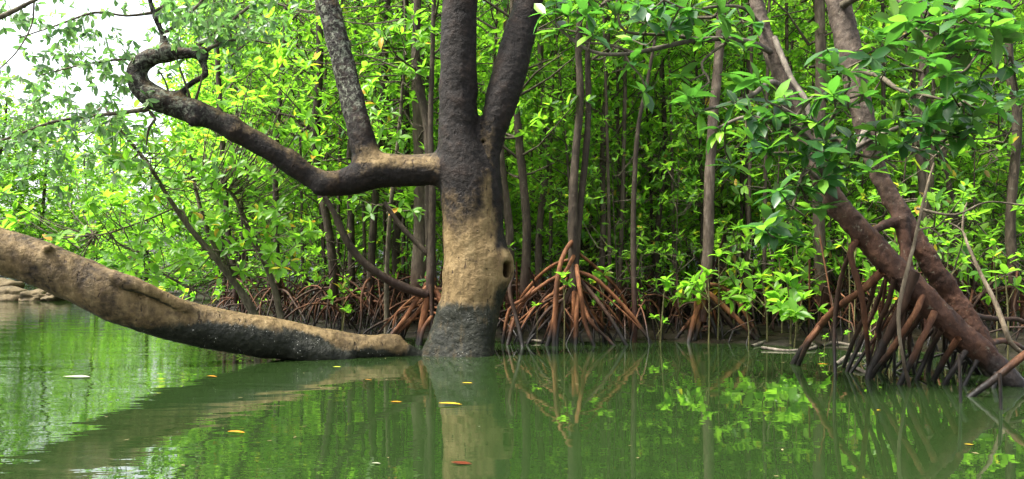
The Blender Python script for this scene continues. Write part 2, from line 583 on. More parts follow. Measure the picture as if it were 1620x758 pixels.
# ------------------------------------------------------------------ signed-distance wood: limbs that flow into each other
def sdf_wood(chains, vox, k, holes=(), pad=0.08, lump=0.012, lumpf=5.0):
    """chains: {name: [(x,y,z,r)...]} or lists of them. Smoothly joined, turned into quads with surface nets."""
    cs = [(nm, spline(p, 0.04)) for nm, p in chains]
    allp = np.vstack([c for _, c in cs])
    lo = (allp[:, :3] - allp[:, 3:4]).min(0) - pad
    hi = (allp[:, :3] + allp[:, 3:4]).max(0) + pad
    dim = np.ceil((hi - lo) / vox).astype(int) + 1
    Fd = np.full(dim, 9.0, np.float32)

    def box(a, b):
        i0 = np.maximum(((a - lo) / vox).astype(int), 0)
        i1 = np.minimum(((b - lo) / vox).astype(int) + 2, dim)
        g = [lo[q] + np.arange(i0[q], i1[q]) * vox for q in range(3)]
        return tuple(slice(i0[q], i1[q]) for q in range(3)), np.meshgrid(*g, indexing='ij')

    def seg(G, a, b):
        d = b[:3] - a[:3]
        L2 = d.dot(d) + 1e-12
        t = np.clip(((G[0] - a[0]) * d[0] + (G[1] - a[1]) * d[1] + (G[2] - a[2]) * d[2]) / L2, 0, 1)
        e = (G[0] - a[0] - t * d[0]) ** 2 + (G[1] - a[1] - t * d[1]) ** 2 + (G[2] - a[2] - t * d[2]) ** 2
        return np.sqrt(e) - (a[3] + t * (b[3] - a[3]))

    m = 2.5 * k + 3 * vox
    for nm, c in cs:
        C = np.full(dim, 9.0, np.float32)
        for a, b in zip(c[:-1], c[1:]):
            r = max(a[3], b[3]) + m
            sl, G = box(np.minimum(a[:3], b[:3]) - r, np.maximum(a[:3], b[:3]) + r)
            C[sl] = np.minimum(C[sl], seg(G, a, b))
        h = np.maximum(k - np.abs(Fd - C), 0) / k
        Fd = np.minimum(Fd, C) - h * h * k * 0.25
    for (a, b, kk) in holes:
        a, b = np.array(a), np.array(b)
        r = max(a[3], b[3]) + 0.1
        sl, G = box(np.minimum(a[:3], b[:3]) - r, np.maximum(a[:3], b[:3]) + r)
        s = -seg(G, a, b)
        h = np.maximum(kk - np.abs(Fd[sl] - s), 0) / kk
        Fd[sl] = np.maximum(Fd[sl], s) + h * h * kk * 0.25
    ins = Fd < 0
    nxyz = np.array(dim) - 1
    acc = np.zeros((*nxyz, 3), np.float32)
    cnt = np.zeros(nxyz, np.float32)
    offs = [np.array(o) for o in np.ndindex(2, 2, 2)]
    sl = lambda o: tuple(slice(o[q], o[q] + nxyz[q]) for q in range(3))
    for o in offs:
        for ax in range(3):
            if o[ax]:
                continue
            o2 = o.copy()
            o2[ax] = 1
            fa, fb = Fd[sl(o)], Fd[sl(o2)]
            cr = ins[sl(o)] != ins[sl(o2)]
            t = np.where(cr, fa / np.where(cr, fa - fb, 1), 0)
            for q in range(3):
                acc[..., q] += np.where(cr, o[q] + (t if q == ax else 0), 0)
            cnt += cr
    act = cnt > 0
    idx = np.full(nxyz, -1, np.int64)
    idx[act] = np.arange(act.sum())
    cell = np.argwhere(act)
    V = lo + (cell + acc[act] / cnt[act][:, None]) * vox
    Q = []
    for ax in range(3):
        s0 = [slice(None)] * 3
        s1 = [slice(None)] * 3
        s0[ax], s1[ax] = slice(0, -1), slice(1, None)
        cr = np.argwhere(ins[tuple(s0)] != ins[tuple(s1)])
        u, v = [(1, 2), (2, 0), (0, 1)][ax]
        ok = (cr[:, u] > 0) & (cr[:, v] > 0) & (cr[:, u] < nxyz[u]) & (cr[:, v] < nxyz[v]) & (cr[:, ax] < nxyz[ax])
        cr = cr[ok]
        eu, ev = np.zeros(3, int), np.zeros(3, int)
        eu[u], ev[v] = 1, 1
        g = lambda c: idx[c[:, 0], c[:, 1], c[:, 2]]
        q = np.stack([g(cr - eu - ev), g(cr - ev), g(cr), g(cr - eu)], -1)
        inside = ins[cr[:, 0], cr[:, 1], cr[:, 2]]
        q = np.where(inside[:, None], q, q[:, ::-1])
        Q.append(q)
    Q = np.vstack(Q)
    E = np.vstack([Q[:, [0, 1]], Q[:, [1, 2]], Q[:, [2, 3]], Q[:, [3, 0]]])
    for _ in range(3):
        S = np.zeros_like(V)
        c = np.zeros(len(V))
        np.add.at(S, E[:, 0], V[E[:, 1]])
        np.add.at(c, E[:, 0], 1)
        V = V * 0.5 + 0.5 * S / c[:, None]

    def normals():
        N = np.zeros_like(V)
        fn = np.cross(V[Q[:, 2]] - V[Q[:, 0]], V[Q[:, 3]] - V[Q[:, 1]])
        for kq in range(4):
            np.add.at(N, Q[:, kq], fn)
        return unit(N)
    N = normals()
    if lump:
        d = np.array([mnoise.noise(Vector(p) * lumpf) + 0.5 * mnoise.noise(Vector(p) * lumpf * 2.6) + 0.38 * mnoise.noise(Vector(p) * lumpf * 6) for p in V])
        V = V + N * (d * lump)[:, None]
        N = normals()
    D = np.stack([np.min(np.stack([np.linalg.norm(V - a[:3], axis=1) - a[3] for a in c[::2]]), 0) for _, c in cs])
    names = [nm for nm, _ in cs]
    return V, Q, N, np.argmin(D, 0), names


def wood_parts(V, Q, N, lab, names, attrs, mat, parent):
    """Cuts the joined wood into its parts, keeping the shading continuous over the cuts."""
    fl = lab[Q[:, 0]]
    uniq = []
    for nm in names:
        if nm not in uniq:
            uniq.append(nm)
    for nm in uniq:
        sel = np.isin(fl, [i for i, x in enumerate(names) if x == nm])
        if not sel.any():
            continue
        q = Q[sel]
        ids, inv = np.unique(q, return_inverse=True)
        me = quad_mesh(nm, V[ids], inv.reshape(-1, 4), True, [attrs[a][ids] for a in attrs], list(attrs))
        me.normals_split_custom_set_from_vertices(N[ids].tolist())
        mesh_obj(nm, me, mat, parent)


def ss(x, a, b):
    t = np.clip((x - a) / (b - a), 0, 1)
    return t * t * (3 - 2 * t)


# ------------------------------------------------------------------ the thick tree in the water
TD = 6.35
tb = P(735, 562, TD)
tb.z = 0.0
tree = thing('thick_mangrove_tree', 'thick dark forking tree standing in the water with a long curled side limb', 'tree', tb)
d = TD
trunk_c = px_path([(722, 640, d, 150), (725, 585, d, 124), (731, 550, d, 104), (739, 515, d, 95), (745, 480, d, 93), (748, 440, d, 96), (747, 400, d, 90),
                   (744, 350, d, 88), (741, 305, d, 90), (734, 265, d, 82), (726, 220, d, 66), (725, 150, d, 60), (726, 60, d, 57), (727, 0, d, 56), (728, -130, d, 52)], tb)
flare1 = px_path([(715, 500, d - 0.05, 50), (700, 540, d - 0.08, 46), (684, 572, d - 0.12, 44), (660, 610, d - 0.16, 40)], tb)
flare2 = px_path([(760, 500, d - 0.1, 50), (752, 545, d - 0.14, 50), (745, 600, d - 0.2, 60)], tb)
right_c = px_path([(755, 360, d + 0.02, 60), (765, 310, d + 0.02, 46), (771, 265, d + 0.0, 34), (777, 225, d, 38), (786, 185, d, 46), (800, 135, d + 0.04, 54), (815, 80, d + 0.1, 52),
                   (834, 10, d + 0.16, 46), (862, -110, d + 0.2, 42)], tb)
ridge = px_path([(775, 262, d - 0.02, 18), (782, 300, d - 0.02, 24), (784, 345, d, 22), (780, 395, d, 22), (775, 440, d, 20)], tb)
burl = px_path([(755, 375, d - 0.03, 70), (772, 402, d - 0.05, 66), (789, 424, d - 0.08, 50), (772, 465, d - 0.05, 46)], tb)
limb = px_path([(725, 262, d, 50), (690, 268, d, 50), (640, 270, d, 50), (600, 270, d - 0.02, 54), (560, 284, d - 0.05, 48), (525, 290, d - 0.1, 38), (490, 278, d - 0.13, 35), (440, 245, d - 0.18, 34),
                (400, 221, d - 0.2, 34), (340, 190, d - 0.24, 36), (280, 168, d - 0.28, 38), (243, 153, d - 0.3, 38), (221, 134, d - 0.31, 34), (216, 112, d - 0.32, 30), (232, 94, d - 0.32, 28),
                (262, 85, d - 0.32, 24), (296, 85, d - 0.31, 18), (322, 83, d - 0.3, 14)], tb)
kink = px_path([(318, 83, d - 0.3, 13), (322, 102, d - 0.3, 11), (326, 118, d - 0.3, 9), (302, 132, d - 0.28, 9), (276, 156, d - 0.28, 9)], tb)
upshoot = px_path([(262, 86, d - 0.32, 15), (257, 55, d - 0.33, 11), (243, 20, d - 0.36, 9), (228, -30, d - 0.4, 8)], tb)
stem = px_path([(585, 268, d - 0.02, 46), (575, 240, d - 0.02, 42), (566, 205, d - 0.02, 34), (555, 160, d, 33), (543, 100, d + 0.02, 36), (527, 35, d + 0.04, 36), (515, -5, d + 0.05, 35), (490, -90, d + 0.08, 32)], tb)
strand = px_path([(588, 252, d - 0.03, 26), (583, 228, d - 0.05, 20), (575, 192, d - 0.06, 18), (567, 155, d - 0.05, 16), (556, 120, d - 0.03, 12), (550, 95, d + 0.0, 8)], tb)
h0 = P(810, 424, d - 0.25) - tb
h1 = P(789, 432, d + 0.0) - tb
cleft0, cleft1 = P(764, 218, d - 0.25) - tb, P(768, 252, d - 0.2) - tb
stubs = [[(470, 264, d - 0.16, 20), (466, 250, d - 0.17, 12), (462, 243, d - 0.18, 8)], [(372, 206, d - 0.25, 24), (368, 192, d - 0.27, 14)], [(305, 176, d - 0.3, 26), (306, 192, d - 0.33, 16)],
         [(520, 292, d - 0.15, 30), (505, 300, d - 0.17, 16)], [(246, 158, d - 0.36, 26), (246, 160, d - 0.4, 16)]]
chains = [('side_limb', px_path(st_, tb)) for st_ in stubs]
chains = [('trunk', trunk_c), ('trunk', flare1), ('trunk', flare2), ('upright_stem', right_c), ('trunk', ridge), ('trunk', burl), ('side_limb', limb), ('side_limb', kink),
          ('side_limb', upshoot), ('lichen_stem', stem), ('lichen_stem', strand)] + chains
holes = [((h0.x, h0.y, h0.z + dz, 0.036), (h1.x - 0.03, h1.y + 0.06, h1.z + dz, 0.036), 0.012) for dz in (-0.028, 0.0, 0.026)]
for q in range(1):
    c0, c1 = P(763, 216, d - 0.3) - tb, P(764, 250, d - 0.26) - tb
    holes.append(((c0.x, c0.y, c0.z, 0.012), (c0.x, c0.y + 0.5, c0.z, 0.012), 0.03))
V, Q, N, lab, names = sdf_wood(chains, 0.0135, 0.07, holes, lump=0.0085, lumpf=6.0)
X, Z = V[:, 0], V[:, 2]
nz = np.array([mnoise.noise(Vector(p) * 3.0) for p in V])
is_tr = np.isin(lab, [i for i, n_ in enumerate(names) if n_ == 'trunk'])
zpx = HORIZ - (Z - CAMH) * F / TD
ypx = zpx
xpx = 735 + X * F / TD
tan = ss(ypx + 40 * nz, 255, 430) * 1.0
tan = np.maximum(tan, ss(xpx + 6 * nz, 748, 774) * ss(ypx, 250, 310) * (1 - ss(xpx, 774, 786)) * 0.75)
tan = np.where(ypx > 500, tan, tan) * np.where(is_tr, 1, 0)
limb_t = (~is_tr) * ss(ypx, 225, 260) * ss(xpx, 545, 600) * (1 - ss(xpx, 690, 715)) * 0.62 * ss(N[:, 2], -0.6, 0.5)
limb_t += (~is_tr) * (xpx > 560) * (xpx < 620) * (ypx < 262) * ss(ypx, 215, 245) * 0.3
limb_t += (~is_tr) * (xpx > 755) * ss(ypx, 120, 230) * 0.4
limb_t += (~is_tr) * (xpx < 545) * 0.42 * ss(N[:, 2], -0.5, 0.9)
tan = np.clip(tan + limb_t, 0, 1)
tan = tan * (1 - 0.8 * ss(xpx, 778, 790) * (1 - ss(ypx, 385, 410)))
wet = np.where(is_tr, ss(ypx + 8 * nz, 462, 494), 0.0) * 0.8
wet = np.maximum(wet, np.where(is_tr, ss(xpx, 765, 795) * ss(ypx, 425, 470), 0))  # shaded right flank of the foot, painted in above the tidal stain
lich = np.where((xpx < 620), 0.9 * (1 - ss(ypx + 25 * nz, 150, 235)), 0.0) * np.where(xpx < 470, 0.6, 1.0) + np.where((xpx < 330), 0.25, 0.0)
lich = lich * np.where((xpx > 470) & (X > np.interp(ypx, [0, 120, 240], [(540 - 735), (566 - 735), (590 - 735)]) / F * TD), 0.25, 1.0)
wood_parts(V, Q, N, lab, names, {'tan_mask': tan, 'wet_shade_mask': wet, 'lichen_mask': lich, 'speck_mask': wet * 0.45}, M['big'], tree)

# twigs and small leaves of the thick tree, hanging over the channel top left
rng = np.random.default_rng(21)
twigs = [
    [(236, 172, 6.05, 9), (205, 177, 6.0, 7), (150, 183, 5.95, 6), (85, 193, 5.9, 5), (20, 216, 5.85, 4), (-30, 235, 5.8, 3)],
    [(262, 84, 6.03, 6), (225, 92, 6.0, 4), (180, 95, 5.95, 4), (120, 105, 5.9, 3), (60, 120, 5.9, 2)],
    [(296, 85, 6.04, 7), (330, 60, 6.1, 5), (370, 30, 6.2, 5), (420, -10, 6.3, 4)],
    [(322, 83, 6.05, 7), (345, 70, 6.1, 5), (385, 62, 6.15, 4), (430, 70, 6.2, 3)],
    [(257, 55, 6.02, 6), (290, 30, 6.05, 4), (320, 0, 6.1, 4), (345, -40, 6.2, 3)],
    [(243, 20, 6.0, 6), (200, 25, 5.9, 4), (150, 20, 5.8, 4), (90, 40, 5.7, 3), (30, 60, 5.6, 2)],
    [(243, 20, 6.0, 5), (275, -5, 6.0, 4), (300, -40, 6.0, 3)],
    [(270, 160, 6.07, 4), (262, 130, 6.05, 3), (250, 110, 6.0, 2)],
    [(238, 178, 6.05, 7), (246, 188, 6.0, 5), (236, 202, 6.0, 4), (230, 240, 6.0, 2)],
    [(300, 155, 6.08, 6), (296, 140, 6.05, 4), (285, 110, 6.02, 3), (278, 90, 6.0, 2)],
    [(310, 157, 6.08, 5), (318, 130, 6.02, 3), (322, 105, 6.0, 2)],
]
pos, axis, hosts = [], [], []
for i, tw in enumerate(twigs):
    pts = px_path(tw, tb)
    bo = part_tube('branch', pts, M['twig'], tree, 0.05, 6, 0.15, i)
    s = spline(pts, 0.05)
    hosts.append((bo, s[:, :3]))
    if i in (7, 9, 10):
        continue
    for k in range(2, len(s), 1):
        for rep in range(2):
            if rng.random() < 0.62:
                q = s[k, :3] + rng.normal(0, 1, 3) * np.array([0.10, 0.12, 0.10])
                pos.append(q)
                axis.append(unit(q - s[k, :3] + np.array([0, 0, -0.05])))
# leaf sprays dense around the crook
for (cx, cy, sx, sy, n) in ((340, 40, 55, 38, 90), (400, 20, 40, 30, 28), (170, 110, 60, 50, 60), (80, 70, 60, 45, 60), (50, 170, 60, 45, 80), (30, 30, 30, 20, 16), (140, 215, 60, 30, 50), (300, 20, 40, 25, 24), (40, 250, 50, 30, 50)):
    for k in range(n):
        p = P(rng.normal(cx, sx), rng.normal(cy, sy), rng.uniform(5.5, 6.6)) - tb
        pos.append(np.array(p))
        axis.append(unit(rng.normal(0, 1, 3) + np.array([0, 0, -0.3])))
pos, axis = np.array(pos), np.array(axis)
b_, r_, l_ = rosette_frames(pos, axis, 5, rng, 0.05, 0.09, 0.3, 1.4, 0.35)
pm = rng.permutation(len(b_))
mb = MB()
for q, a_ in zip(pos, axis):
    e = q - a_ * 0.10
    mb.tube([(q[0], q[1], q[2], 0.0012), (e[0], e[1], e[2] + 0.02, 0.002)], 0.2, 3)
o = mesh_obj('twig_spray', mb.mesh('twig_spray'), M['twig'], tree)
o['kind'] = 'stuff'
leaf_objects(tree, b_[pm], r_[pm], l_[pm], 'leaf_small', 300, rng, hosts=hosts)

# corner branch of a neighbouring tree
bp = P(0, 25, 5.0)
cb = thing('overhanging_branch', 'dark bare branch crossing the very top left corner against the white sky', 'branch', bp)
part_tube('branch', px_path([(-120, 70, 5.0, 12), (-40, 40, 5.0, 10), (0, 27, 5.0, 8), (55, 0, 5.0, 6), (110, -30, 5.0, 5)], bp), M['twig'], cb, 0.05, 7, 0.1)
part_tube('twig', px_path([(54, 2, 5.0, 3), (50, 40, 5.0, 2.5), (28, 80, 5.0, 2.2), (0, 108, 5.0, 2), (-30, 130, 5, 2)], bp), M['twig'], cb, 0.05, 5, 0.1)

# ------------------------------------------------------------------ the leaning log
lb = P(560, 560, 6.15)
lb.z = 0
log = thing('leaning_log', 'smooth tan and black fallen tree trunk slanting down into the water on the left', 'log', lb)
lp = [(-260, 320, 5.05, 78), (-120, 353, 5.12, 75), (-40, 380, 5.2, 73), (0, 396, 5.25, 71), (60, 416, 5.3, 71), (120, 441, 5.35, 73), (180, 470, 5.4, 74), (240, 494, 5.5, 71), (300, 511, 5.6, 68), (360, 524, 5.7, 66),
      (420, 534, 5.82, 65), (480, 543, 5.95, 59), (540, 549, 6.05, 48), (590, 550, 6.12, 41), (618, 550, 6.16, 36), (642, 556, 6.18, 25), (662, 562, 6.2, 17), (690, 569, 6.22, 12)]
lc = px_path(lp, lb)
ridge_l = px_path([(155, 424, 5.36, 8), (185, 440, 5.30, 22), (220, 453, 5.31, 22), (255, 468, 5.38, 19), (290, 485, 5.46, 17), (325, 502, 5.55, 9)], lb)
knot = px_path([(76, 394, 5.22, 16), (76, 392, 5.18, 12)], lb)
bump1 = px_path([(470, 552, 5.86, 40), (510, 560, 5.92, 40), (545, 566, 5.98, 34)], lb)
knob = px_path([(605, 545, 6.14, 34), (622, 545, 6.16, 34)], lb)
V, Q, N, lab, names = sdf_wood([('trunk', lc), ('side_strand', ridge_l), ('knot', knot), ('trunk', bump1), ('trunk', knob)], 0.0115, 0.02, lump=0.0085, lumpf=5.0)
wx = V[:, 0] + lb.x
wy = V[:, 1] + lb.y
lpx = 810 + wx * F / wy
lpy = HORIZ - (V[:, 2] - CAMH) * F / wy
nz = np.array([mnoise.noise(Vector(p) * 4.5) for p in V])
line = np.interp(lpx, [-100, 60, 150, 250, 330, 420, 480, 520, 600, 640, 665], [520, 520, 530, 515, 502, 518, 530, 544, 548, 552, 540])
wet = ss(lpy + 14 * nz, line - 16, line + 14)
wet = np.maximum(wet, 0.8 * ss(-N[:, 2], 0.3, 0.95) * ss(lpx, -60, 260))  # downward faces darkened: underside shade painted in with the wet stain
tan = np.clip(0.80 + 0.25 * nz, 0, 1) * np.interp(lpx, [0, 200, 330, 660], [0.6, 0.66, 0.85, 0.9])
mask0 = np.zeros(len(V))
wood_parts(V, Q, N, lab, names, {'tan_mask': tan, 'wet_shade_mask': wet, 'lichen_mask': mask0, 'speck_mask': wet * 0.9}, M['big'], log)

# ------------------------------------------------------------------ the leaning mangrove on the right
rb = P(1560, 600, 4.7)
rb.z = 0
rm = thing('leaning_mangrove', 'reddish mangrove leaning left on many prop roots with big glossy leaves on the right', 'tree', rb)
ta = px_path([(1640, 650, 4.45, 30), (1600, 603, 4.5, 32), (1560, 563, 4.55, 36), (1500, 511, 4.6, 39), (1450, 461, 4.65, 43), (1400, 410, 4.7, 39), (1350, 352, 4.75, 35), (1312, 306, 4.8, 34), (1282, 240, 4.9, 28), (1252, 165, 5.0, 27),
              (1222, 88, 5.1, 24), (1200, 15, 5.2, 22), (1180, -90, 5.3, 20)], rb)
tbk = px_path([(1600, 640, 4.9, 38), (1550, 540, 4.95, 35), (1505, 470, 5.0, 35), (1468, 412, 5.0, 32), (1430, 345, 5.05, 27), (1403, 300, 5.1, 26), (1386, 262, 5.15, 27), (1364, 180, 5.2, 34), (1346, 90, 5.3, 37), (1328, 15, 5.4, 36), (1305, -90, 5.5, 32)], rb)
tc_ = px_path([(1404, 300, 5.1, 18), (1425, 350, 5.0, 18), (1432, 400, 4.95, 18), (1436, 450, 4.9, 20), (1440, 480, 4.85, 20)], rb)
tcl = px_path([(1426, 348, 5.0, 16), (1395, 358, 4.95, 13), (1370, 372, 4.85, 13), (1352, 384, 4.8, 14)], rb)
V, Q, N, lab, names = sdf_wood([('trunk', ta), ('second_trunk', tbk), ('second_trunk', tc_), ('link_branch', tcl)], 0.011, 0.04, lump=0.010, lumpf=11.0)
wood_parts(V, Q, N, lab, names, {'rnd': np.zeros(len(V))}, M['trunk_red'], rm)
proots = [
    [(1358, 380, 4.72, 13), (1346, 396, 4.68, 12), (1349, 420, 4.66, 11), (1362, 465, 4.66, 11), (1369, 510, 4.7, 10), (1374, 565, 4.8, 9), (1376, 610, 4.85, 8)],
    [(1395, 430, 4.66, 16), (1360, 462, 4.8, 14), (1320, 490, 5.1, 13), (1288, 528, 5.4, 13), (1255, 575, 5.6, 13), (1235, 612, 5.7, 12)],
    [(1300, 512, 5.3, 10), (1280, 540, 5.3, 9), (1262, 580, 5.5, 8)],
    [(1350, 392, 4.7, 10), (1335, 425, 4.9, 9), (1325, 470, 5.0, 8), (1320, 530, 5.0, 7), (1322, 610, 4.9, 6), (1322, 640, 4.8, 5)],
    [(1448, 430, 4.55, 19), (1425, 490, 4.6, 19), (1398, 545, 4.7, 19), (1374, 600, 4.78, 17), (1362, 640, 4.8, 15)],
    [(1460, 468, 4.55, 12), (1442, 505, 4.5, 12), (1405, 560, 4.6, 11), (1382, 590, 4.75, 10), (1370, 610, 4.8, 9)],
    [(1478, 494, 4.5, 13), (1462, 530, 4.45, 13), (1440, 575, 4.5, 12), (1420, 615, 4.55, 11)],
    [(1430, 480, 4.6, 9), (1428, 520, 4.62, 9), (1430, 570, 4.7, 9), (1436, 600, 4.75, 8)],
    [(1490, 522, 4.55, 11), (1468, 560, 4.7, 10), (1448, 605, 4.75, 9), (1442, 620, 4.8, 8)],
    [(1516, 535, 4.5, 13), (1498, 562, 4.6, 13), (1478, 600, 4.7, 12), (1470, 615, 4.75, 10)],
    [(1528, 555, 4.5, 12), (1512, 580, 4.5, 12), (1492, 612, 4.55, 11), (1484, 630, 4.6, 10)],
    [(1546, 570, 4.5, 10), (1535, 590, 4.5, 9), (1520, 620, 4.5, 8)],
    [(1680, 520, 4.0, 16), (1625, 558, 4.0, 15), (1580, 595, 4.05, 14), (1530, 632, 4.1, 13), (1505, 655, 4.1, 12)],
    [(1470, 470, 4.7, 10), (1450, 510, 4.8, 10), (1415, 550, 5.0, 9), (1390, 590, 5.1, 8), (1380, 610, 5.1, 8)],
    [(1500, 480, 4.9, 10), (1480, 530, 5.0, 10), (1468, 590, 5.1, 9), (1465, 610, 5.1, 8)],
    [(1530, 505, 5.0, 10), (1512, 550, 5.2, 9), (1505, 590, 5.3, 8)],
    [(1560, 545, 4.9, 12), (1590, 540, 5.1, 11), (1630, 560, 5.2, 10), (1660, 600, 5.2, 9)],
    [(1540, 500, 5.0, 11), (1580, 505, 5.2, 10), (1620, 510, 5.3, 9), (1670, 560, 5.4, 8)],
    [(1385, 445, 4.75, 9), (1372, 490, 4.9, 8), (1350, 540, 5.1, 8), (1335, 580, 5.3, 7)],
    [(1575, 590, 4.45, 10), (1572, 612, 4.4, 9), (1562, 640, 4.4, 8)],
    [(1455, 455, 4.75, 9), (1490, 520, 4.9, 9), (1540, 580, 5.0, 8), (1560, 610, 5.0, 7)],
    [(1415, 440, 4.6, 10), (1405, 480, 4.7, 9), (1390, 520, 4.85, 9), (1400, 580, 5.0, 8)],
]
for i, pr in enumerate(proots):
    pr = [(a_, b_, c_, w_ * (0.78 if 4 <= i <= 11 else 0.85)) for a_, b_, c_, w_ in pr]
    part_tube('prop_root', px_path(pr, rb), M['root'] if i in (0, 1, 2, 5, 6, 9, 12, 16) else M['root_dark'], rm, 0.03, 9, 0.26, i, 17)
rng = np.random.default_rng(15)
for k in range(26):            # thinner roots behind, from under the trunk into the water
    t0 = rng.uniform(0, 1)
    sx_, sy_ = 1400 + 190 * t0, 430 + 150 * t0
    ex = sx_ + rng.normal(-45, 45)
    D0 = rng.uniform(4.75, 5.4)
    ey = HORIZ + CAMH * F / D0 + 8
    w = rng.uniform(4, 8)
    part_tube('prop_root', px_path([(sx_, sy_, D0 - 0.15, w), ((sx_ + ex) / 2 + rng.normal(0, 12), (sy_ + ey) / 2 - rng.uniform(0, 14), D0, w * 0.95), (ex, ey, D0 + 0.1, w * 0.8)], rb), M['root'] if rng.random() < 0.4 else M['root_dark'], rm, 0.05, 6, 0.2, k, 14)
# branches and their leaf whorls
rbr = [
    [(1255, 170, 5.0, 12), (1225, 130, 4.85, 9), (1190, 150, 4.7, 8), (1150, 165, 4.6, 7), (1110, 175, 4.5, 5)],
    [(1300, 285, 4.8, 14), (1290, 240, 4.6, 11), (1262, 205, 4.5, 9), (1225, 195, 4.45, 7), (1180, 185, 4.4, 6), (1130, 205, 4.4, 4)],
    [(1225, 85, 5.1, 11), (1180, 65, 4.9, 9), (1110, 62, 4.8, 8), (1060, 72, 4.75, 8), (1000, 84, 4.7, 7), (950, 85, 4.7, 6), (915, 70, 4.7, 5), (885, 45, 4.7, 4)],
    [(1110, 62, 4.8, 6), (1040, 55, 4.75, 5), (990, 50, 4.7, 5), (978, 25, 4.7, 4), (975, -20, 4.7, 4)],
    [(1005, 84, 4.7, 5), (960, 70, 4.7, 4), (925, 68, 4.75, 4), (900, 60, 4.8, 3)],
    [(985, 82, 4.7, 4), (1000, 105, 4.68, 3.5), (1012, 118, 4.66, 3), (1022, 140, 4.66, 3)],
    [(1155, 62, 4.85, 5), (1110, 100, 4.7, 4), (1122, 130, 4.65, 4), (1085, 150, 4.6, 3)],
    [(1372, 200, 5.2, 14), (1350, 240, 4.8, 11), (1300, 205, 4.6, 10), (1260, 185, 4.4, 8), (1235, 170, 4.3, 6)],
    [(1345, 240, 4.75, 9), (1390, 215, 4.5, 8), (1440, 195, 4.3, 7), (1490, 180, 4.2, 6), (1525, 160, 4.1, 4)],
    [(1352, 110, 5.3, 10), (1390, 120, 4.8, 8), (1420, 140, 4.5, 7), (1460, 150, 4.3, 6), (1500, 160, 4.2, 4)],
    [(1440, 195, 4.3, 6), (1470, 210, 4.25, 5), (1500, 215, 4.2, 4), (1560, 220, 4.2, 3), (1610, 205, 4.2, 3)],
    [(1330, 10, 5.4, 14), (1390, -20, 4.6, 12), (1430, 5, 4.2, 9), (1480, 22, 3.9, 7), (1520, 10, 3.8, 6), (1560, -25, 3.8, 5)],
    [(1430, 5, 4.2, 7), (1455, 50, 4.0, 5), (1500, 70, 3.9, 5), (1550, 80, 3.8, 4), (1600, 90, 3.8, 3)],
    [(1520, 10, 3.8, 5), (1570, 20, 3.7, 5), (1620, 40, 3.7, 4)],
    [(1300, 290, 4.8, 8), (1275, 270, 4.5, 6), (1262, 300, 4.35, 5), (1250, 340, 4.3, 4), (1240, 365, 4.3, 3)],
    [(1310, 200, 4.6, 6), (1330, 160, 4.4, 5), (1345, 130, 4.3, 4), (1338, 110, 4.3, 3)],
    [(1260, 185, 4.4, 6), (1290, 150, 4.3, 5), (1320, 160, 4.25, 4), (1365, 150, 4.2, 3)],
    [(1320, 215, 4.65, 6), (1360, 245, 4.4, 5), (1395, 250, 4.3, 4), (1420, 270, 4.3, 3)],
    [(1210, 50, 5.15, 7), (1180, 15, 4.9, 6), (1140, 10, 4.7, 5), (1090, 15, 4.6, 4), (1050, 0, 4.6, 3)],
    [(1225, 60, 5.1, 10), (1250, 120, 4.9, 9), (1275, 160, 4.8, 9), (1285, 200, 4.7, 8), (1330, 222, 4.6, 7)],
    [(1450, 330, 4.7, 5), (1510, 340, 4.6, 4), (1560, 320, 4.6, 3), (1620, 325, 4.6, 3)],
]
hosts = []
for i, br in enumerate(rbr):
    bo = part_tube('branch', px_path(br, rb), M['twig_grey'] if i in (0, 1, 2, 7, 8, 19) else M['twig'], rm, 0.04, 6, 0.14, i + 30, 18)
    hosts.append((bo, spline(px_path(br, rb), 0.05)[:, :3]))
# (px, py, D) whorl centres, biggest first
wh = [(1340, 165, 4.25), (1345, 215, 4.3), (1290, 195, 4.3), (1255, 215, 4.35), (1385, 200, 4.25), (1420, 185, 4.25), (1400, 235, 4.3), (1300, 150, 4.3), (1370, 150, 4.2), (1345, 112, 4.3),
      (1420, 30, 3.9), (1455, 70, 3.9), (1490, 45, 3.8), (1530, 80, 3.8), (1575, 60, 3.7), (1600, 100, 3.8), (1550, 125, 3.9), (1600, 30, 3.7), (1500, 110, 3.9), (1470, 5, 3.9), (1550, 5, 3.7),
      (1110, 175, 4.45), (1140, 205, 4.4), (1165, 160, 4.5), (1195, 190, 4.4), (1090, 155, 4.5), (1180, 130, 4.6), (1225, 180, 4.4), (1240, 150, 4.5), (1275, 245, 4.4), (1265, 290, 4.35),
      (1245, 345, 4.3), (1250, 375, 4.3), (1285, 300, 4.4), (1440, 150, 4.2), (1480, 185, 4.2), (1520, 165, 4.1), (1505, 215, 4.2), (1320, 255, 4.4),
      (885, 45, 4.7), (900, 20, 4.7), (950, 15, 4.7), (975, 20, 4.7), (1020, 145, 4.65), (1022, 30, 4.6), (1060, 35, 4.7), (1090, 12, 4.6), (1150, 60, 4.8), (1140, 20, 4.7), (860, 20, 4.8), (1050, 5, 4.6), (1000, 95, 4.7), (1110, 60, 4.75)]
rng = np.random.default_rng(5)
wh += [(1300, 320, 4.4), (1235, 320, 4.35), (1220, 240, 4.4), (1340, 265, 4.4), (1430, 225, 4.3), (1455, 235, 4.3), (1540, 195, 4.1), (1580, 160, 4.0), (1610, 150, 3.9), (1380, 90, 4.3), (1395, 60, 4.1)]
wh = wh + [(a + rng.normal(0, 30), b + rng.normal(0, 22), c + rng.normal(0, 0.2)) for a, b, c in wh if not (1330 < a < 1420 and b > 180)]
pos = np.array([P(*w) - rb for w in wh])
axis = np.array([unit(np.array([rng.normal(0, 0.35), -0.25 + rng.normal(0, 0.3), 0.75 + rng.normal(0, 0.35)])) for w in wh])
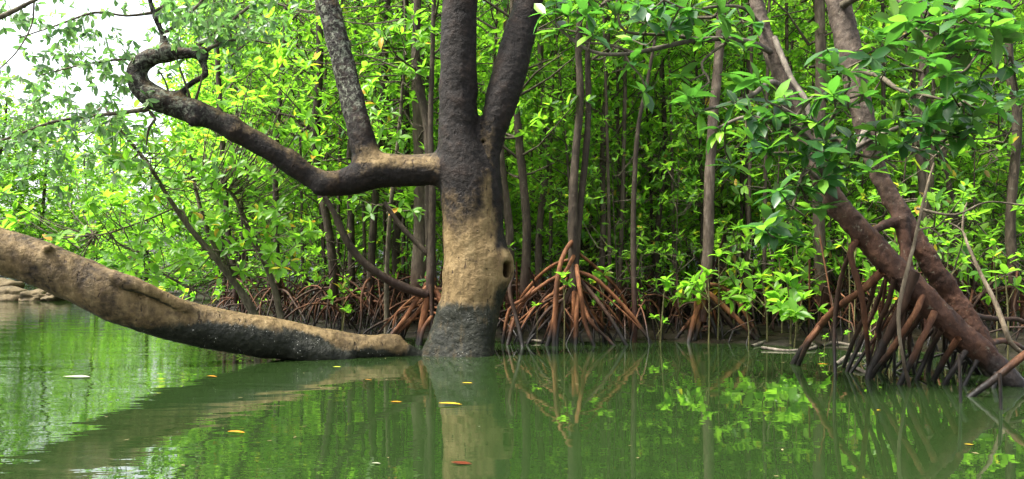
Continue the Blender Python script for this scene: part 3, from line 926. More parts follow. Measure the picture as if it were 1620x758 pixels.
brp = np.vstack([spline(px_path(br, rb), 0.05)[:, :3] for br in rbr])
mb = MB()
for q, ax_ in zip(pos, axis):
    n0 = brp[np.argmin(np.linalg.norm(brp - q, axis=1))]
    m0 = (n0 + q) / 2 - ax_ * 0.05
    mb.tube([(*n0, 0.006), (*m0, 0.005), (*q, 0.0035)], 0.05, 5)
o = mesh_obj('twigs', mb.mesh('twigs'), M['twig'], rm)
o['kind'] = 'stuff'
base, rot, ln = rosette_frames(pos, axis, 8, rng, 0.09, 0.165, 0.6, 1.75, 0.35)
leaf_objects(rm, base, rot, ln, 'leaf_near', 300, rng, hosts=hosts)


# ------------------------------------------------------------------ mangroves of the grove
def grow(rng, h, zmin, rad, nb, r0, dens=1.0, lean=(0, 0), twig_r=0.006):
    """Trunk path, branch mesh builder and whorl anchors for one tree of height h."""
    tp = []
    wob = rng.uniform(-1, 1, 2) * 0.06
    for k in range(7):
        t = k / 6
        tp.append((lean[0] * t * h + wob[0] * math.sin(t * 5) * h * 0.3, lean[1] * t * h + wob[1] * math.sin(t * 4 + 1) * h * 0.3, t * h, r0 * (1 - 0.72 * t)))
    s = spline(tp, 0.2)
    mb = MB()
    pos, axis = [], []
    for b in range(nb):
        z = zmin + (h - zmin) * ((b + rng.uniform(0, 1)) / nb) ** 1.5
        i = int(np.argmin(abs(s[:, 2] - z)))
        a = rng.uniform(0, 6.28)
        L = rad * rng.uniform(0.55, 1.1) * (1 - 0.35 * z / h)
        up = rng.uniform(0.15, 0.75)
        p0 = s[i, :3]
        dirv = np.array([math.cos(a), math.sin(a), up])
        p1 = p0 + dirv * L * 0.5 + rng.normal(0, 0.06, 3)
        p2 = p0 + dirv * L + np.array([0, 0, 0.12 * L]) + rng.normal(0, 0.1, 3)
        mb.tube([(*p0, min(s[i, 3] * 0.5, 0.016)), (*p1, 0.009), (*p2, 0.004)], 0.22, 4)
        pos.append(p2)
        axis.append(unit(p2 - p1))
        for w in range(int(round(5 * dens))):
            t = rng.uniform(0.25, 1.0)
            q0 = p0 * (1 - t) ** 2 + 2 * p1 * t * (1 - t) + p2 * t * t
            dv = unit(rng.normal(0, 1, 3) * np.array([1, 1, 0.6]) + np.array([0, 0, 0.35]))
            q1 = q0 + dv * rng.uniform(0.12, 0.4)
            mb.tube([(*q0, 0.004), (*q1, 0.0022)], 0.3, 3)
            pos.append(q1)
            axis.append(unit(dv + np.array([0, 0, 0.5])))
    return tp, mb, np.array(pos), np.array(axis)


def prop_root_path(rng, r, z0, az, reach, thick):
    c, s_ = math.cos(az), math.sin(az)
    out = []
    for t in (0, 0.25, 0.55, 0.85, 1.08):
        rr = r * 0.6 + reach * (t ** 0.85)
        z = z0 * (1 - t ** 1.7) + 0.02 * math.sin(t * 3)
        jit = rng.normal(0, 0.025, 2) if 0 < t < 1 else (0, 0)
        out.append((c * rr + jit[0], s_ * rr + jit[1], z - (0.12 if t > 1 else 0), thick * (1 - 0.3 * t)))
    return out


CROWNS = []


def crown_variant(i, h, zmin, rad, nb, r0, dens, nl, lmin, lmax):
    rng = np.random.default_rng(100 + i)
    tp, mb, pos, axis = grow(rng, h, zmin, rad, nb, r0, dens, lean=(rng.uniform(-0.04, 0.04), rng.uniform(-0.04, 0.04)))
    tv, tq = tube_arrays(tp, 0.25, 7, 0.12, i, freq=5)
    trunk = quad_mesh('slim_trunk', tv, tq)
    limbs = mb.mesh('limbs')
    base, rot, ln = rosette_frames(pos, axis, nl, rng, lmin, lmax, 0.5, 1.5, 0.25)
    keep = rng.random(len(base)) > 0.22
    base, rot, ln = base[keep], rot[keep], ln[keep] * rng.uniform(0.6, 1.1, keep.sum())
    lb_ = MB()
    scatter_leaves(lb_, FAR, base, rot, ln, rng.uniform(0, 1, len(base)))
    crown = lb_.mesh('crown', attr='rnd')
    crown.materials.append(M['leaf_far'])
    limbs.materials.append(M['twig'])
    rp = MB()
    for k in range(9):
        rp.tube(prop_root_path(rng, r0, rng.uniform(0.25, 0.75), k * 0.7 + rng.uniform(-0.2, 0.2), rng.uniform(0.25, 0.7), 0.014), 0.15, 5)
    roots = rp.mesh('roots')
    roots.materials.append(M['root_dark'])
    return dict(trunk=trunk, limbs=limbs, crown=crown, roots=roots)


for i in range(6):       # dense trees of the grove's depth
    CROWNS.append(crown_variant(i, 6.6 + 0.4 * i, (0.6, 1.7, 2.0, 1.0, 2.3, 1.9)[i], 1.6, 68, 0.042, 1.8, 8, 0.105, 0.165))
SPARSE = [crown_variant(20 + i, 6.0 + 0.5 * i, 1.5 + 0.2 * i, 1.05, 20, 0.05, 0.9, 6, 0.09, 0.135) for i in range(3)]
BIGT = [crown_variant(40 + i, 8.0, 0.2, 2.6, 130, 0.09, 2.4, 7, 0.12, 0.2) for i in range(2)]
LOWB = [crown_variant(60 + i, 1.7 + 0.3 * i, 0.25, 0.6, 13, 0.014, 0.8, 6, 0.08, 0.125) for i in range(3)]


def place_tree(name, var, x, y, label, group, rz, sc, tmat, roots=True, cat='tree', wide=1.0):
    e = thing(name, label, cat, (x, y, max(0.0, ground_z(x, y)) - 0.02), group)
    e.rotation_euler = (0, 0, rz)
    e.scale = (sc * wide, sc * wide, sc)
    for nm, key, mat in (('trunk', 'trunk', tmat), ('branches', 'limbs', None), ('crown', 'crown', None)) + ((('prop_roots', 'roots', None),) if roots else ()):
        me = var[key]
        o = bpy.data.objects.new(nm, me)
        COL.objects.link(o)
        o.parent = e
        if mat is not None:
            if not me.materials:
                me.materials.append(mat)
            o.material_slots[0].link = 'OBJECT'
            o.material_slots[0].material = mat
        if key != 'trunk':
            o['kind'] = 'stuff'
    return e


ZONES = [(430, 'above the left half of the log'), (520, 'above the right half of the log'), (600, 'behind the lichen-patched upright stem'), (690, 'just left behind the thick trunk'), (790, 'hidden behind the thick trunk'),
         (870, 'between the thick trunk and the double-stemmed mangrove'), (960, 'behind the double-stemmed mangrove'), (1070, 'behind the lone slender stem'), (1160, 'behind the pale single-trunk mangrove'),
         (1270, 'right of the pale single-trunk mangrove'), (1400, 'behind the tops of the two leaning trunks'), (1520, 'behind the crossing leaning trunks'), (1e9, 'near the right picture edge')]


def zone(px):
    return next(z for lim, z in ZONES if px < lim)


def dshore(px, y):
    return y - float(shore(px))


pts = []
rr = random.Random(5)
tries = 0
while len(pts) < 125 and tries < 9000:
    tries += 1
    D = 8.6 + 17 * rr.random() ** 0.9
    px = rr.uniform(300, 1780)
    if dshore(px, D) < 0.9:
        continue
    x = (px - 810) / F * D
    if px < 350 + max(0, 13 - D) * 8:
        continue
    if all((x - a) ** 2 + (D - b) ** 2 > (0.55 + 0.032 * D) ** 2 for a, b in pts):
        pts.append((x, D))
for i, (x, D) in enumerate(pts):
    px = 810 + x * F / D
    far_ = D > 14.5
    lab_ = ('distant ' if far_ else '') + 'slender mangrove ' + ('far back' if far_ else 'some way back') + ' in the grove, ' + zone(px)
    gr = lab_
    place_tree('slender_mangrove', CROWNS[i % 6], x, D, lab_, gr, rr.uniform(0, 6.28), (0.36 * D + 1.5) / (6.6 + 0.4 * (i % 6)) * rr.uniform(0.85, 1.1), M['trunk_slim'] if rr.random() < 0.5 else M['trunk_pale'], D < 13)
# pole-thin pale stems standing between the others
POLE = [crown_variant(80 + i, 5.6 + 0.5 * i, 2.6 + 0.3 * i, 0.8, 10, 0.026, 0.8, 6, 0.1, 0.15) for i in range(3)]
poles, t_ = [], 0
while len(poles) < 46 and t_ < 4000:
    t_ += 1
    px, D = rr.uniform(430, 1620), rr.uniform(8.1, 12.5)
    x = (px - 810) / F * D
    if dshore(px, D) > 0.5 and all((x - a) ** 2 + (D - b) ** 2 > 0.12 for a, b in poles):
        poles.append((x, D))
for i, (x, D) in enumerate(poles):
    e = place_tree('pole_mangrove', POLE[i % 3], x, D, 'pole-thin grey-brown mangrove stem, ' + zone(810 + x * F / D), 'pole-thin stems, ' + zone(810 + x * F / D), rr.uniform(0, 6.28), rr.uniform(0.85, 1.15), M['trunk_pale'] if i % 3 else M['trunk_slim'], i % 2 == 0)
# wall of taller trees far back
for i in range(16):
    px = 350 + i * 95 + rr.uniform(-30, 30)
    D = rr.uniform(26, 33)
    place_tree('distant_tree', BIGT[i % 2], (px - 810) / F * D, D, 'tall leafy tree closing off the grove, ' + zone(px), 'tall trees closing off the grove, ' + zone(px), rr.uniform(0, 6.28), rr.uniform(1.0, 1.15) if px < 720 else rr.uniform(1.2, 1.45), M['trunk_slim'], False)
for i in range(15):
    px = 330 + i * 98 + rr.uniform(-30, 30)
    D = rr.uniform(18, 23)
    place_tree('bushy_mangrove', BIGT[i % 2], (px - 810) / F * D, D, 'wide bushy mangrove deep inside the grove, ' + zone(px), 'bushy mangroves deep in the grove, ' + zone(px), rr.uniform(0, 6.28), rr.uniform(0.5, 0.65), M['trunk_slim'], False)
# far bank across the channel on the left
for i, (px, D, sc, lab_) in enumerate([(-150, 22.5, 0.6, 'low bushy tree on the far left bank at the picture edge'), (-20, 23.5, 0.70, 'bushy tree on the far bank above the rocks'),
                                      (70, 24.5, 0.62, 'rounded green tree on the far bank right of the rocks'), (150, 23, 0.46, 'low green tree on the far bank, nearest the grove edge'),
                                      (235, 18.5, 0.42, 'small leafy tree where the creek bends behind the log'), (300, 15.5, 0.34, 'small leafy tree at the creek bend beside the grove'), (-80, 26, 0.7, 'taller pale tree behind the far left bank'), (30, 30, 0.66, 'broad tree rising behind the rocks of the far bank'), (175, 31, 0.62, 'broad tree closing the creek behind the leaning saplings'), (110, 29, 0.46, 'pale tree farthest back up the creek')]):
    place_tree('bank_tree', BIGT[i % 2], (px - 810) / F * D, D, lab_, 'trees on the far bank', rr.uniform(0, 6.28), sc, M['trunk_slim'], False, wide=1.4)

# front row: mangroves with their own prop roots, (px of base, D, width px, px at row 0, label, tone, n roots, crown?)
FRONT = [
    (372, 9.4, 9, 330, 'thin dark mangrove at the left end of the root tangle', 'slim', 9, 1),
    (440, 8.9, 9, 455, 'thin mangrove stem rising left of the leafy seedling by the log', 'slim', 10, 1),
    (528, 8.7, 13, 498, 'dark slim mangrove with spreading roots above the middle of the log', 'slim', 13, 1),
    (556, 9.2, 11, 560, 'dark straight mangrove right of the seedling above the log', 'slim', 11, 0),
    (586, 8.6, 12, 612, 'dark mangrove whose red roots fan out behind the log end', 'slim', 13, 1),
    (628, 8.9, 13, 640, 'straight dark mangrove just left of the grey forked mangrove', 'slim', 12, 0),
    (684, 7.6, 15, 672, 'mangrove close left of the thick tree with stout reddish roots', 'slim', 9, 0),
    (662, 8.3, 24, 660, 'broad grey mangrove trunk left behind the thick tree', 'pale', 10, 1),
    (806, 8.4, 13, 800, 'grey mangrove trunk just right of the thick tree', 'pale', 11, 0),
    (830, 8.0, 14, 822, 'brown mangrove trunk between the thick tree and the double-stemmed mangrove', 'slim', 12, 1),
    (852, 8.9, 11, 862, 'thin grey-brown mangrove left of the double-stemmed mangrove', 'pale', 9, 0),
    (950, 8.9, 10, 958, 'thin pale mangrove right behind the double-stemmed mangrove', 'pale', 9, 1),
    (1042, 9.2, 9, 1050, 'thin brown mangrove behind the lone slender stem', 'slim', 8, 1),
    (1178, 9.0, 10, 1190, 'thin dark mangrove right of the pale single-trunk mangrove', 'slim', 8, 0),
    (1300, 8.1, 19, 1296, 'straight brown mangrove behind the leaning mangrove on the right', 'pale', 9, 0),
    (1470, 7.4, 16, 1462, 'upright brown mangrove behind the crossing trunks on the right', 'slim', 9, 0),
    (1512, 8.3, 12, 1506, 'thin dark mangrove right behind the leaning trunks', 'slim', 9, 0),
    (1604, 7.2, 15, 1600, 'dark upright mangrove near the right edge', 'slim', 10, 0),
]
for i, (px, D, w, pxt, lab_, tone, nr, cr) in enumerate(FRONT):
    rng = np.random.default_rng(300 + i)
    gz = 0.0
    bx, by = (px - 810) / F * D, D
    e = thing('prop_rooted_mangrove', lab_, 'tree', (bx, by, gz), 'mangroves along the front of the grove')
    r0 = w * 0.5 / F * D
    topz = CAMH + HORIZ / F * D
    lx = ((pxt - px) / F * D)
    z0 = rng.uniform(0.45, 0.62)
    tp = [(0, 0, z0 - 0.3, r0 * 0.8), (0, 0, z0, r0 * 1.12), (lx * 0.2 + rng.normal(0, 0.03), 0.02, 1.1, r0), (lx * 0.5 + rng.normal(0, 0.05), 0.05, 2.0, r0 * 0.95), (lx * 0.8 + rng.normal(0, 0.05), 0.1, topz * 0.85, r0 * 0.88), (lx * 1.25, 0.1, topz * 1.4, r0 * 0.7), (lx * 1.5, 0.1, topz * 1.9, r0 * 0.3)]
    part_tube('trunk', tp, M['trunk_slim'] if tone == 'slim' else M['trunk_pale'], e, 0.1, 9, 0.13, i, 8)
    for k in range(nr):
        az = k * 6.283 / nr + rng.uniform(-0.3, 0.3)
        part_tube('prop_root', prop_root_path(rng, r0, z0 * rng.uniform(0.55, 1.15), az, rng.uniform(0.2, 0.75), rng.uniform(0.007, 0.016)), M['root'] if rng.random() < 0.55 else M['root_dark'], e, 0.07, 6, 0.12, k, 14)
    v = SPARSE[i % 3]
    for nm, key in (('branches', 'limbs'), ('crown', 'crown')):
        o = bpy.data.objects.new(nm, v[key])
        COL.objects.link(o)
        o.parent = e
        o.location = (lx * 0.6, 0.1, 0.0 if cr else 0.9)
        o.rotation_euler = (0, 0, rng.uniform(0, 6.28))
        o['kind'] = 'stuff'


def thin_roots(seed, n, cx, ctop, spread, D):
    g = np.random.default_rng(seed)
    out = []
    for k in range(n):
        ex = cx + g.uniform(-spread, spread)
        dd = D + g.uniform(-0.25, 0.45)
        ey = HORIZ + CAMH * F / dd + 8
        t = abs(ex - cx) / spread
        sy = ctop + g.uniform(0, 70) + 20 * t
        w = g.uniform(3.5, 6.5)
        m = g.uniform(0.3, 0.7)
        out.append([(cx + g.normal(0, 5), sy, D + 0.1, w), (cx + (ex - cx) * m + g.normal(0, 5), sy + (ey - sy) * m - g.uniform(5, 30), (D + dd) / 2, w), (ex - (ex - cx) * 0.1 + g.normal(0, 4), sy + (ey - sy) * 0.8, dd, w * 0.9), (ex, ey, dd, w * 0.8)])
    return out


def hand_tree(name, lab_, cat, basepx, D, trunks, roots, tmat, rmat, crown=None, group=None, rootthin=9):
    b = P(basepx, 500, D)
    b.z = 0
    e = thing(name, lab_, cat, b, group)
    for i, t in enumerate(trunks):
        part_tube('trunk', px_path(t, b), tmat, e, 0.07, 10, 0.13, i + basepx, 9)
    for i, t in enumerate(roots):
        part_tube('prop_root', [(q0, q1, q2, q3 * 0.82) for q0, q1, q2, q3 in px_path(t, b)], rmat if i % 4 != 3 else M['root_dark'], e, 0.05, 8, 0.13, i, 14)
    if crown is not None:
        for nm, key in (('branches', 'limbs'), ('crown', 'crown')):
            o = bpy.data.objects.new(nm, crown[0][key])
            COL.objects.link(o)
            o.parent = e
            o.location = crown[1]
            o['kind'] = 'stuff'
    return e


rng = np.random.default_rng(77)
roots905 = [
    [(908, 378, 7.35, 9), (893, 400, 7.2, 9), (882, 440, 7.1, 10), (878, 500, 7.05, 11), (876, 560, 7.0, 12)],
    [(908, 405, 7.3, 8), (895, 430, 7.2, 8), (882, 450, 7.1, 9), (878, 500, 7.05, 9), (862, 560, 7.0, 9)],
    [(912, 420, 7.25, 9), (916, 450, 7.1, 9), (921, 480, 7.05, 9), (925, 510, 7.05, 8), (945, 560, 7.0, 7)],
    [(905, 455, 7.2, 9), (892, 480, 7.1, 9), (882, 515, 7.05, 9), (880, 555, 7.0, 9)],
    [(910, 460, 7.3, 13), (908, 500, 7.3, 12), (905, 560, 7.3, 12)],
    [(914, 465, 7.2, 9), (912, 500, 7.1, 9), (911, 530, 7.1, 9), (910, 560, 7.05, 9)],
    [(914, 430, 7.3, 8), (940, 440, 7.3, 8), (968, 465, 7.3, 8), (1000, 500, 7.3, 8), (1025, 535, 7.3, 7), (1040, 560, 7.3, 7)],
    [(915, 440, 7.25, 8), (945, 475, 7.15, 8), (970, 510, 7.1, 8), (990, 545, 7.05, 8), (1000, 560, 7.05, 7)],
    [(915, 465, 7.25, 8), (935, 510, 7.1, 8), (960, 535, 7.1, 7), (980, 556, 7.05, 7)],
    [(900, 430, 7.35, 8), (868, 445, 7.3, 8), (835, 470, 7.25, 8), (815, 500, 7.2, 8), (800, 560, 7.1, 8)],
    [(902, 450, 7.4, 8), (868, 470, 7.4, 8), (840, 495, 7.4, 7), (822, 530, 7.4, 7), (815, 560, 7.4, 6)],
    [(898, 470, 7.3, 7), (868, 490, 7.2, 7), (846, 520, 7.2, 7), (826, 560, 7.2, 7)],
    [(915, 480, 7.4, 8), (940, 500, 7.5, 7), (958, 540, 7.6, 7), (965, 560, 7.6, 7)],
    [(905, 410, 7.4, 7), (878, 418, 7.5, 7), (850, 440, 7.6, 7), (820, 480, 7.7, 7), (800, 540, 7.8, 6)],
    [(915, 400, 7.4, 6), (950, 430, 7.6, 6), (985, 470, 7.7, 6), (1000, 530, 7.8, 6)],
    [(812, 435, 7.2, 7), (806, 460, 7.1, 8), (816, 500, 7.05, 8), (826, 545, 6.95, 9), (828, 560, 6.9, 9)],
    [(845, 455, 7.3, 7), (826, 475, 7.2, 7), (806, 490, 7.2, 7), (796, 540, 7.2, 7), (795, 560, 7.2, 7)],
]
hand_tree('double_stemmed_mangrove', 'reddish double-stemmed mangrove on a tall cone of prop roots right of the thick tree', 'tree', 908, 7.3,
          [[(908, 480, 7.35, 20), (908, 420, 7.35, 18), (906, 340, 7.35, 16), (910, 250, 7.4, 13), (918, 160, 7.45, 12), (915, 80, 7.5, 11), (917, 0, 7.5, 10), (912, -150, 7.6, 8)],
           [(910, 410, 7.38, 13), (917, 330, 7.42, 12), (926, 250, 7.45, 11), (931, 170, 7.5, 10), (930, 80, 7.6, 9), (938, -100, 7.6, 7)]],
          roots905 + thin_roots(1, 17, 908, 395, 125, 7.35), M['trunk_slim'], M['root_bright'], (SPARSE[1], (0.1, 0.2, 0.9)))
roots1125 = [
    [(1112, 462, 7.5, 12), (1102, 490, 7.45, 11), (1092, 530, 7.4, 10), (1086, 560, 7.35, 9)],
    [(1114, 465, 7.5, 11), (1108, 500, 7.5, 11), (1098, 540, 7.45, 10), (1094, 560, 7.4, 10)],
    [(1118, 462, 7.5, 11), (1142, 482, 7.45, 11), (1172, 510, 7.4, 10), (1200, 540, 7.35, 10), (1215, 556, 7.3, 9)],
    [(1122, 475, 7.6, 9), (1150, 505, 7.6, 9), (1172, 535, 7.6, 8), (1180, 556, 7.6, 8)],
    [(1140, 455, 7.7, 9), (1160, 465, 7.6, 10), (1182, 500, 7.5, 9), (1200, 535, 7.45, 9), (1208, 556, 7.4, 8)],
    [(1120, 450, 7.7, 8), (1142, 452, 7.7, 8), (1150, 458, 7.7, 8)],
    [(1110, 480, 7.6, 8), (1098, 500, 7.6, 8), (1074, 530, 7.6, 7), (1060, 556, 7.6, 6)],
    [(1116, 490, 7.55, 8), (1130, 515, 7.5, 7), (1140, 556, 7.5, 7)],
]
hand_tree('single_trunk_mangrove', 'straight pale single-trunk mangrove on splayed red roots in the right centre', 'tree', 1115, 7.55,
          [[(1110, 510, 7.5, 15), (1113, 462, 7.55, 17), (1120, 400, 7.6, 17), (1122, 300, 7.6, 16), (1127, 200, 7.65, 16), (1136, 100, 7.7, 15), (1143, 0, 7.7, 14), (1150, -150, 7.8, 11)]],
          roots1125 + thin_roots(2, 12, 1116, 455, 75, 7.6), M['trunk_pale'], M['root_bright'], (SPARSE[2], (0.1, 0.3, 1.0)))
hand_tree('slender_stem_mangrove', 'lone slender stem standing at the water edge with a reddish foot, no prop roots', 'tree', 1003, 7.5,
          [[(1004, 560, 7.4, 9), (1004, 500, 7.4, 9), (1002, 400, 7.45, 9), (1003, 300, 7.5, 8), (1010, 200, 7.55, 7), (1024, 130, 7.6, 6), (1040, 40, 7.6, 4)]],
          [], M['trunk_slim'], M['root'])
roots680 = [
    [(688, 440, 7.3, 10), (662, 470, 7.2, 10), (640, 505, 7.1, 9), (620, 530, 7.05, 9), (600, 565, 7.0, 8)],
    [(680, 470, 7.3, 11), (660, 495, 7.2, 10), (635, 520, 7.1, 9), (610, 550, 7.05, 9)],
    [(676, 470, 7.2, 14), (668, 510, 7.15, 13), (660, 555, 7.1, 12)],
    [(681, 450, 7.2, 8), (683, 500, 7.15, 8), (682, 550, 7.1, 8)],
    [(684, 500, 7.15, 8), (670, 520, 7.1, 8), (662, 560, 7.05, 8)],
    [(688, 460, 7.25, 10), (700, 480, 7.2, 10), (712, 520, 7.2, 9)],
]
hand_tree('arched_root_mangrove', 'dark mangrove stem beside the thick tree with a long arching branch and orange roots', 'tree', 680, 7.25,
          [[(680, 490, 7.25, 15), (681, 440, 7.25, 14), (683, 380, 7.3, 12), (684, 300, 7.3, 11), (681, 200, 7.35, 9), (684, 90, 7.4, 8), (688, -60, 7.4, 6)],
           [(510, 305, 7.0, 8), (530, 340, 7.0, 10), (548, 380, 7.02, 12), (572, 412, 7.05, 13), (605, 437, 7.1, 14), (640, 455, 7.15, 15), (676, 466, 7.2, 15)],
           [(608, 320, 7.3, 7), (632, 355, 7.3, 8), (655, 380, 7.3, 9), (680, 405, 7.3, 10)]],
          roots680 + thin_roots(3, 20, 676, 430, 90, 7.45), M['trunk_slim'], M['root_bright'])

# ------------------------------------------------------------------ leaning saplings on the left with lime leaves
def sapling(name, lab_, basepx, D, stems, whorls, seed, stem_mat):
    rng = np.random.default_rng(seed)
    b = P(basepx, 500, D)
    b.z = 0
    e = thing(name, lab_, 'tree', b, 'leaning mangrove saplings on the left')
    allp, hosts = [], []
    for i, t in enumerate(stems):
        so = part_tube('stem', px_path(t, b), stem_mat, e, 0.06, 7, 0.12, i, 12)
        s = spline(px_path(t, b), 0.06)
        allp.append(s[:, :3])
        hosts.append((so, s[:, :3]))
    allp = np.vstack(allp)
    pos, axis = [], []
    mb = MB()
    for (cx, cy, sx, sy, n) in whorls:
        for k in range(n):
            q = np.array(P(rng.uniform(cx - sx, cx + sx), rng.uniform(cy - sy, cy + sy), D + rng.uniform(-0.9, 0.5)) - b)
            near = allp[np.argmin(np.linalg.norm(allp - q, axis=1))]
            dv = unit(q - near + np.array([0, 0, 0.25]))
            pos.append(q)
            axis.append(unit(dv + np.array([0, 0, 0.3])))
            mid = (near + q) / 2 + np.array([0, 0, -0.08]) + rng.normal(0, 0.04, 3)
            mb.tube([(*near, 0.006), (*mid, 0.0045), (*q, 0.0025)], 0.12, 4)
    o = mesh_obj('branches', mb.mesh('branches'), M['twig'], e)
    o['kind'] = 'stuff'
    pos, axis = np.array(pos), np.array(axis)
    base, rot, ln = rosette_frames(pos, axis, 7, rng, 0.085, 0.135, 0.6, 1.6, 0.3)
    leaf_objects(e, base, rot, ln, 'leaf_lime', 220, rng, hosts=hosts)


sapling('leaning_sapling', 'long thin sapling leaning left over the log with bright lime leaves, farthest left', 405, 7.2,
        [[(412, 545, 7.3, 11), (400, 490, 7.3, 11), (350, 420, 7.2, 10), (300, 360, 7.1, 9), (265, 310, 7.05, 7), (235, 260, 7.0, 6), (190, 205, 6.9, 5), (165, 165, 6.9, 3)],
         [(298, 356, 7.1, 5), (290, 335, 7.1, 4), (275, 330, 7.1, 3), (240, 345, 7.05, 3), (175, 368, 7.0, 3), (150, 372, 7, 2)],
         [(330, 470, 7.0, 4), (270, 440, 6.9, 4), (240, 420, 6.8, 3), (228, 400, 6.8, 2)]],
        [(190, 330, 60, 60, 22), (250, 270, 70, 60, 20), (180, 390, 50, 45, 16), (140, 290, 30, 50, 6), (260, 400, 60, 50, 18), (220, 210, 70, 40, 20), (120, 220, 60, 30, 10), (60, 330, 60, 50, 10)], 51, M['twig'])
sapling('leaning_sapling', 'slim sapling leaning left behind the log, second stem from the channel', 395, 7.9,
        [[(420, 540, 8.0, 9), (395, 490, 8.0, 9), (362, 430, 8.0, 8), (330, 370, 7.9, 7), (310, 300, 7.9, 6), (300, 240, 7.9, 4)],
         [(400, 500, 8.0, 6), (370, 440, 7.9, 6), (350, 390, 7.9, 5), (320, 350, 7.9, 4)]],
        [(330, 330, 70, 70, 22), (380, 400, 60, 60, 20), (320, 250, 60, 50, 16), (300, 440, 50, 30, 12)], 52, M['twig'])
sapling('leaning_sapling', 'dark curved sapling right of the two leaning ones, leaning left above the log', 450, 7.6,
        [[(452, 545, 7.7, 11), (440, 480, 7.7, 11), (425, 430, 7.7, 9), (400, 380, 7.6, 8), (380, 330, 7.6, 7), (360, 300, 7.6, 5), (320, 285, 7.5, 4)],
         [(405, 395, 7.6, 4), (360, 398, 7.6, 4), (300, 392, 7.6, 3)]],
        [(400, 320, 60, 60, 20), (450, 260, 60, 60, 20), (440, 390, 60, 40, 16), (380, 240, 60, 50, 16), (460, 150, 60, 60, 16), (380, 150, 50, 40, 10)], 53, M['twig'])
sapling('leaning_sapling', 'upright leafy sapling between the lichen-patched stem and the thick trunk', 610, 8.0,
        [[(612, 545, 8.1, 9), (612, 440, 8.1, 8), (618, 330, 8.0, 7), (632, 200, 8.0, 6), (640, 80, 8.0, 4), (640, -30, 8, 3)]],
        [(630, 180, 60, 80, 22), (620, 60, 50, 60, 16), (600, 330, 60, 30, 8), (480, 60, 60, 60, 14)], 54, M['twig'])

# ------------------------------------------------------------------ seedlings
def seedling(px, pytop, D, label, group=None, n=2, size=1.0, kind='leaf_lime', seed=0, water=False):
    rng = np.random.default_rng(900 + seed)
    top = P(px, pytop, D)
    b = Vector((top.x + rng.normal(0, 0.04), top.y + rng.normal(0, 0.03), 0.0))
    gz = max(0, ground_z(b.x, b.y)) if not water else 0
    b.z = gz - 0.03
    e = thing('mangrove_seedling', label, 'seedling', b, group)
    t = top - b
    so = part_tube('stem', [(0, 0, -0.1, 0.007 * size), (t.x * 0.3 + 0.01, t.y * 0.3, t.z * 0.5, 0.006 * size), (t.x, t.y, t.z, 0.004 * size)], M['stem_green'], e, 0.06, 6, 0.1, seed)
    pos, axis = [np.array(t)], [np.array([0, 0, 1.0])]
    for k in range(n - 1):
        q = np.array([t.x * 0.8 + rng.normal(0, 0.09) * size, t.y + rng.normal(0, 0.09) * size, t.z - rng.uniform(0.06, 0.2) * size])
        pos.append(q)
        axis.append(unit(np.array([q[0] - t.x * 0.6, q[1] - t.y * 0.6, 0.1])))
        part_tube('side_stem', [(t.x * 0.5, t.y * 0.5, max(0.02, q[2] - 0.14), 0.0045), (*q, 0.003)], M['stem_green'], e, 0.08, 5, 0.05, seed)
    base, rot, ln = rosette_frames(np.array(pos), np.array(axis), 7, rng, 0.075 * size, 0.135 * size, 0.35, 1.35, 0.2)
    leaf_objects(so, base, rot, ln, kind, 300, rng)


SEED = [
    (541, 458, 7.6, 'bright seedling rising just above the middle of the log', 3, 0.9), (546, 490, 7.5, 'low seedling with drooping leaves close behind the log', 1, 0.9),
    (890, 436, 6.95, 'small bright seedling growing among the roots of the double-stemmed mangrove', 2, 0.8), (848, 480, 7.0, 'tiny seedling among the red roots left of the root cone', 1, 0.5),
    (957, 424, 7.6, 'leafy seedling on the right shoulder of the root cone', 3, 0.9), (1053, 442, 7.4, 'upright seedling with a spread leaf rosette right of the lone slender stem', 2, 1.1),
    (1035, 500, 7.35, 'low seedling at the water edge right of the lone slender stem', 2, 0.7), (1120, 432, 7.3, 'tall seedling in front of the pale single trunk', 3, 1.1), (1098, 440, 7.5, 'seedling just left of the pale single trunk', 2, 0.9),
    (1165, 425, 7.8, 'seedling right of the pale single trunk, behind the splayed roots', 3, 1.1), (1180, 490, 7.2, 'small seedling growing through the splayed red roots', 1, 0.7),
    (1205, 440, 7.3, 'bushy seedling on the mud right of the splayed red roots', 3, 1.1), (1245, 445, 7.0, 'bushy bright seedling between the splayed roots and the leaning mangrove', 3, 1.15), (1270, 470, 6.9, 'low bright seedling left of the long slanting prop root', 3, 1.0),
    (1232, 405, 7.6, 'taller seedling on the mud with a wide bright rosette', 3, 1.1), (1395, 475, 5.4, 'seedling seen between the prop roots under the leaning trunk', 2, 0.7), (1415, 440, 6.2, 'seedling behind the crossing trunks', 2, 0.9),
    (1505, 455, 5.5, 'bright seedling with a wide rosette just right of the leaning trunk', 2, 1.0), (1590, 430, 5.6, 'bright seedling near the right edge below the dark upright mangrove', 2, 1.0), (1570, 385, 6.2, 'small seedling higher up by the pale dead branch', 2, 0.8),
    (1500, 385, 6.0, 'small leafy seedling above the rosette right of the leaning trunk', 2, 0.8), (1380, 530, 5.7, 'tiny seedling in the shade behind the thick prop root', 1, 0.6),
]
for i, (px, py, D, lab_, n, sz) in enumerate(SEED):
    k_ = 1.15 if 1090 < px < 1290 else 1.0
    seedling(px, py, D, lab_, 'leafy mangrove seedlings on the mud bank', n + (3 if k_ > 1 and n > 1 else 0), sz * k_, 'leaf_lime', i)
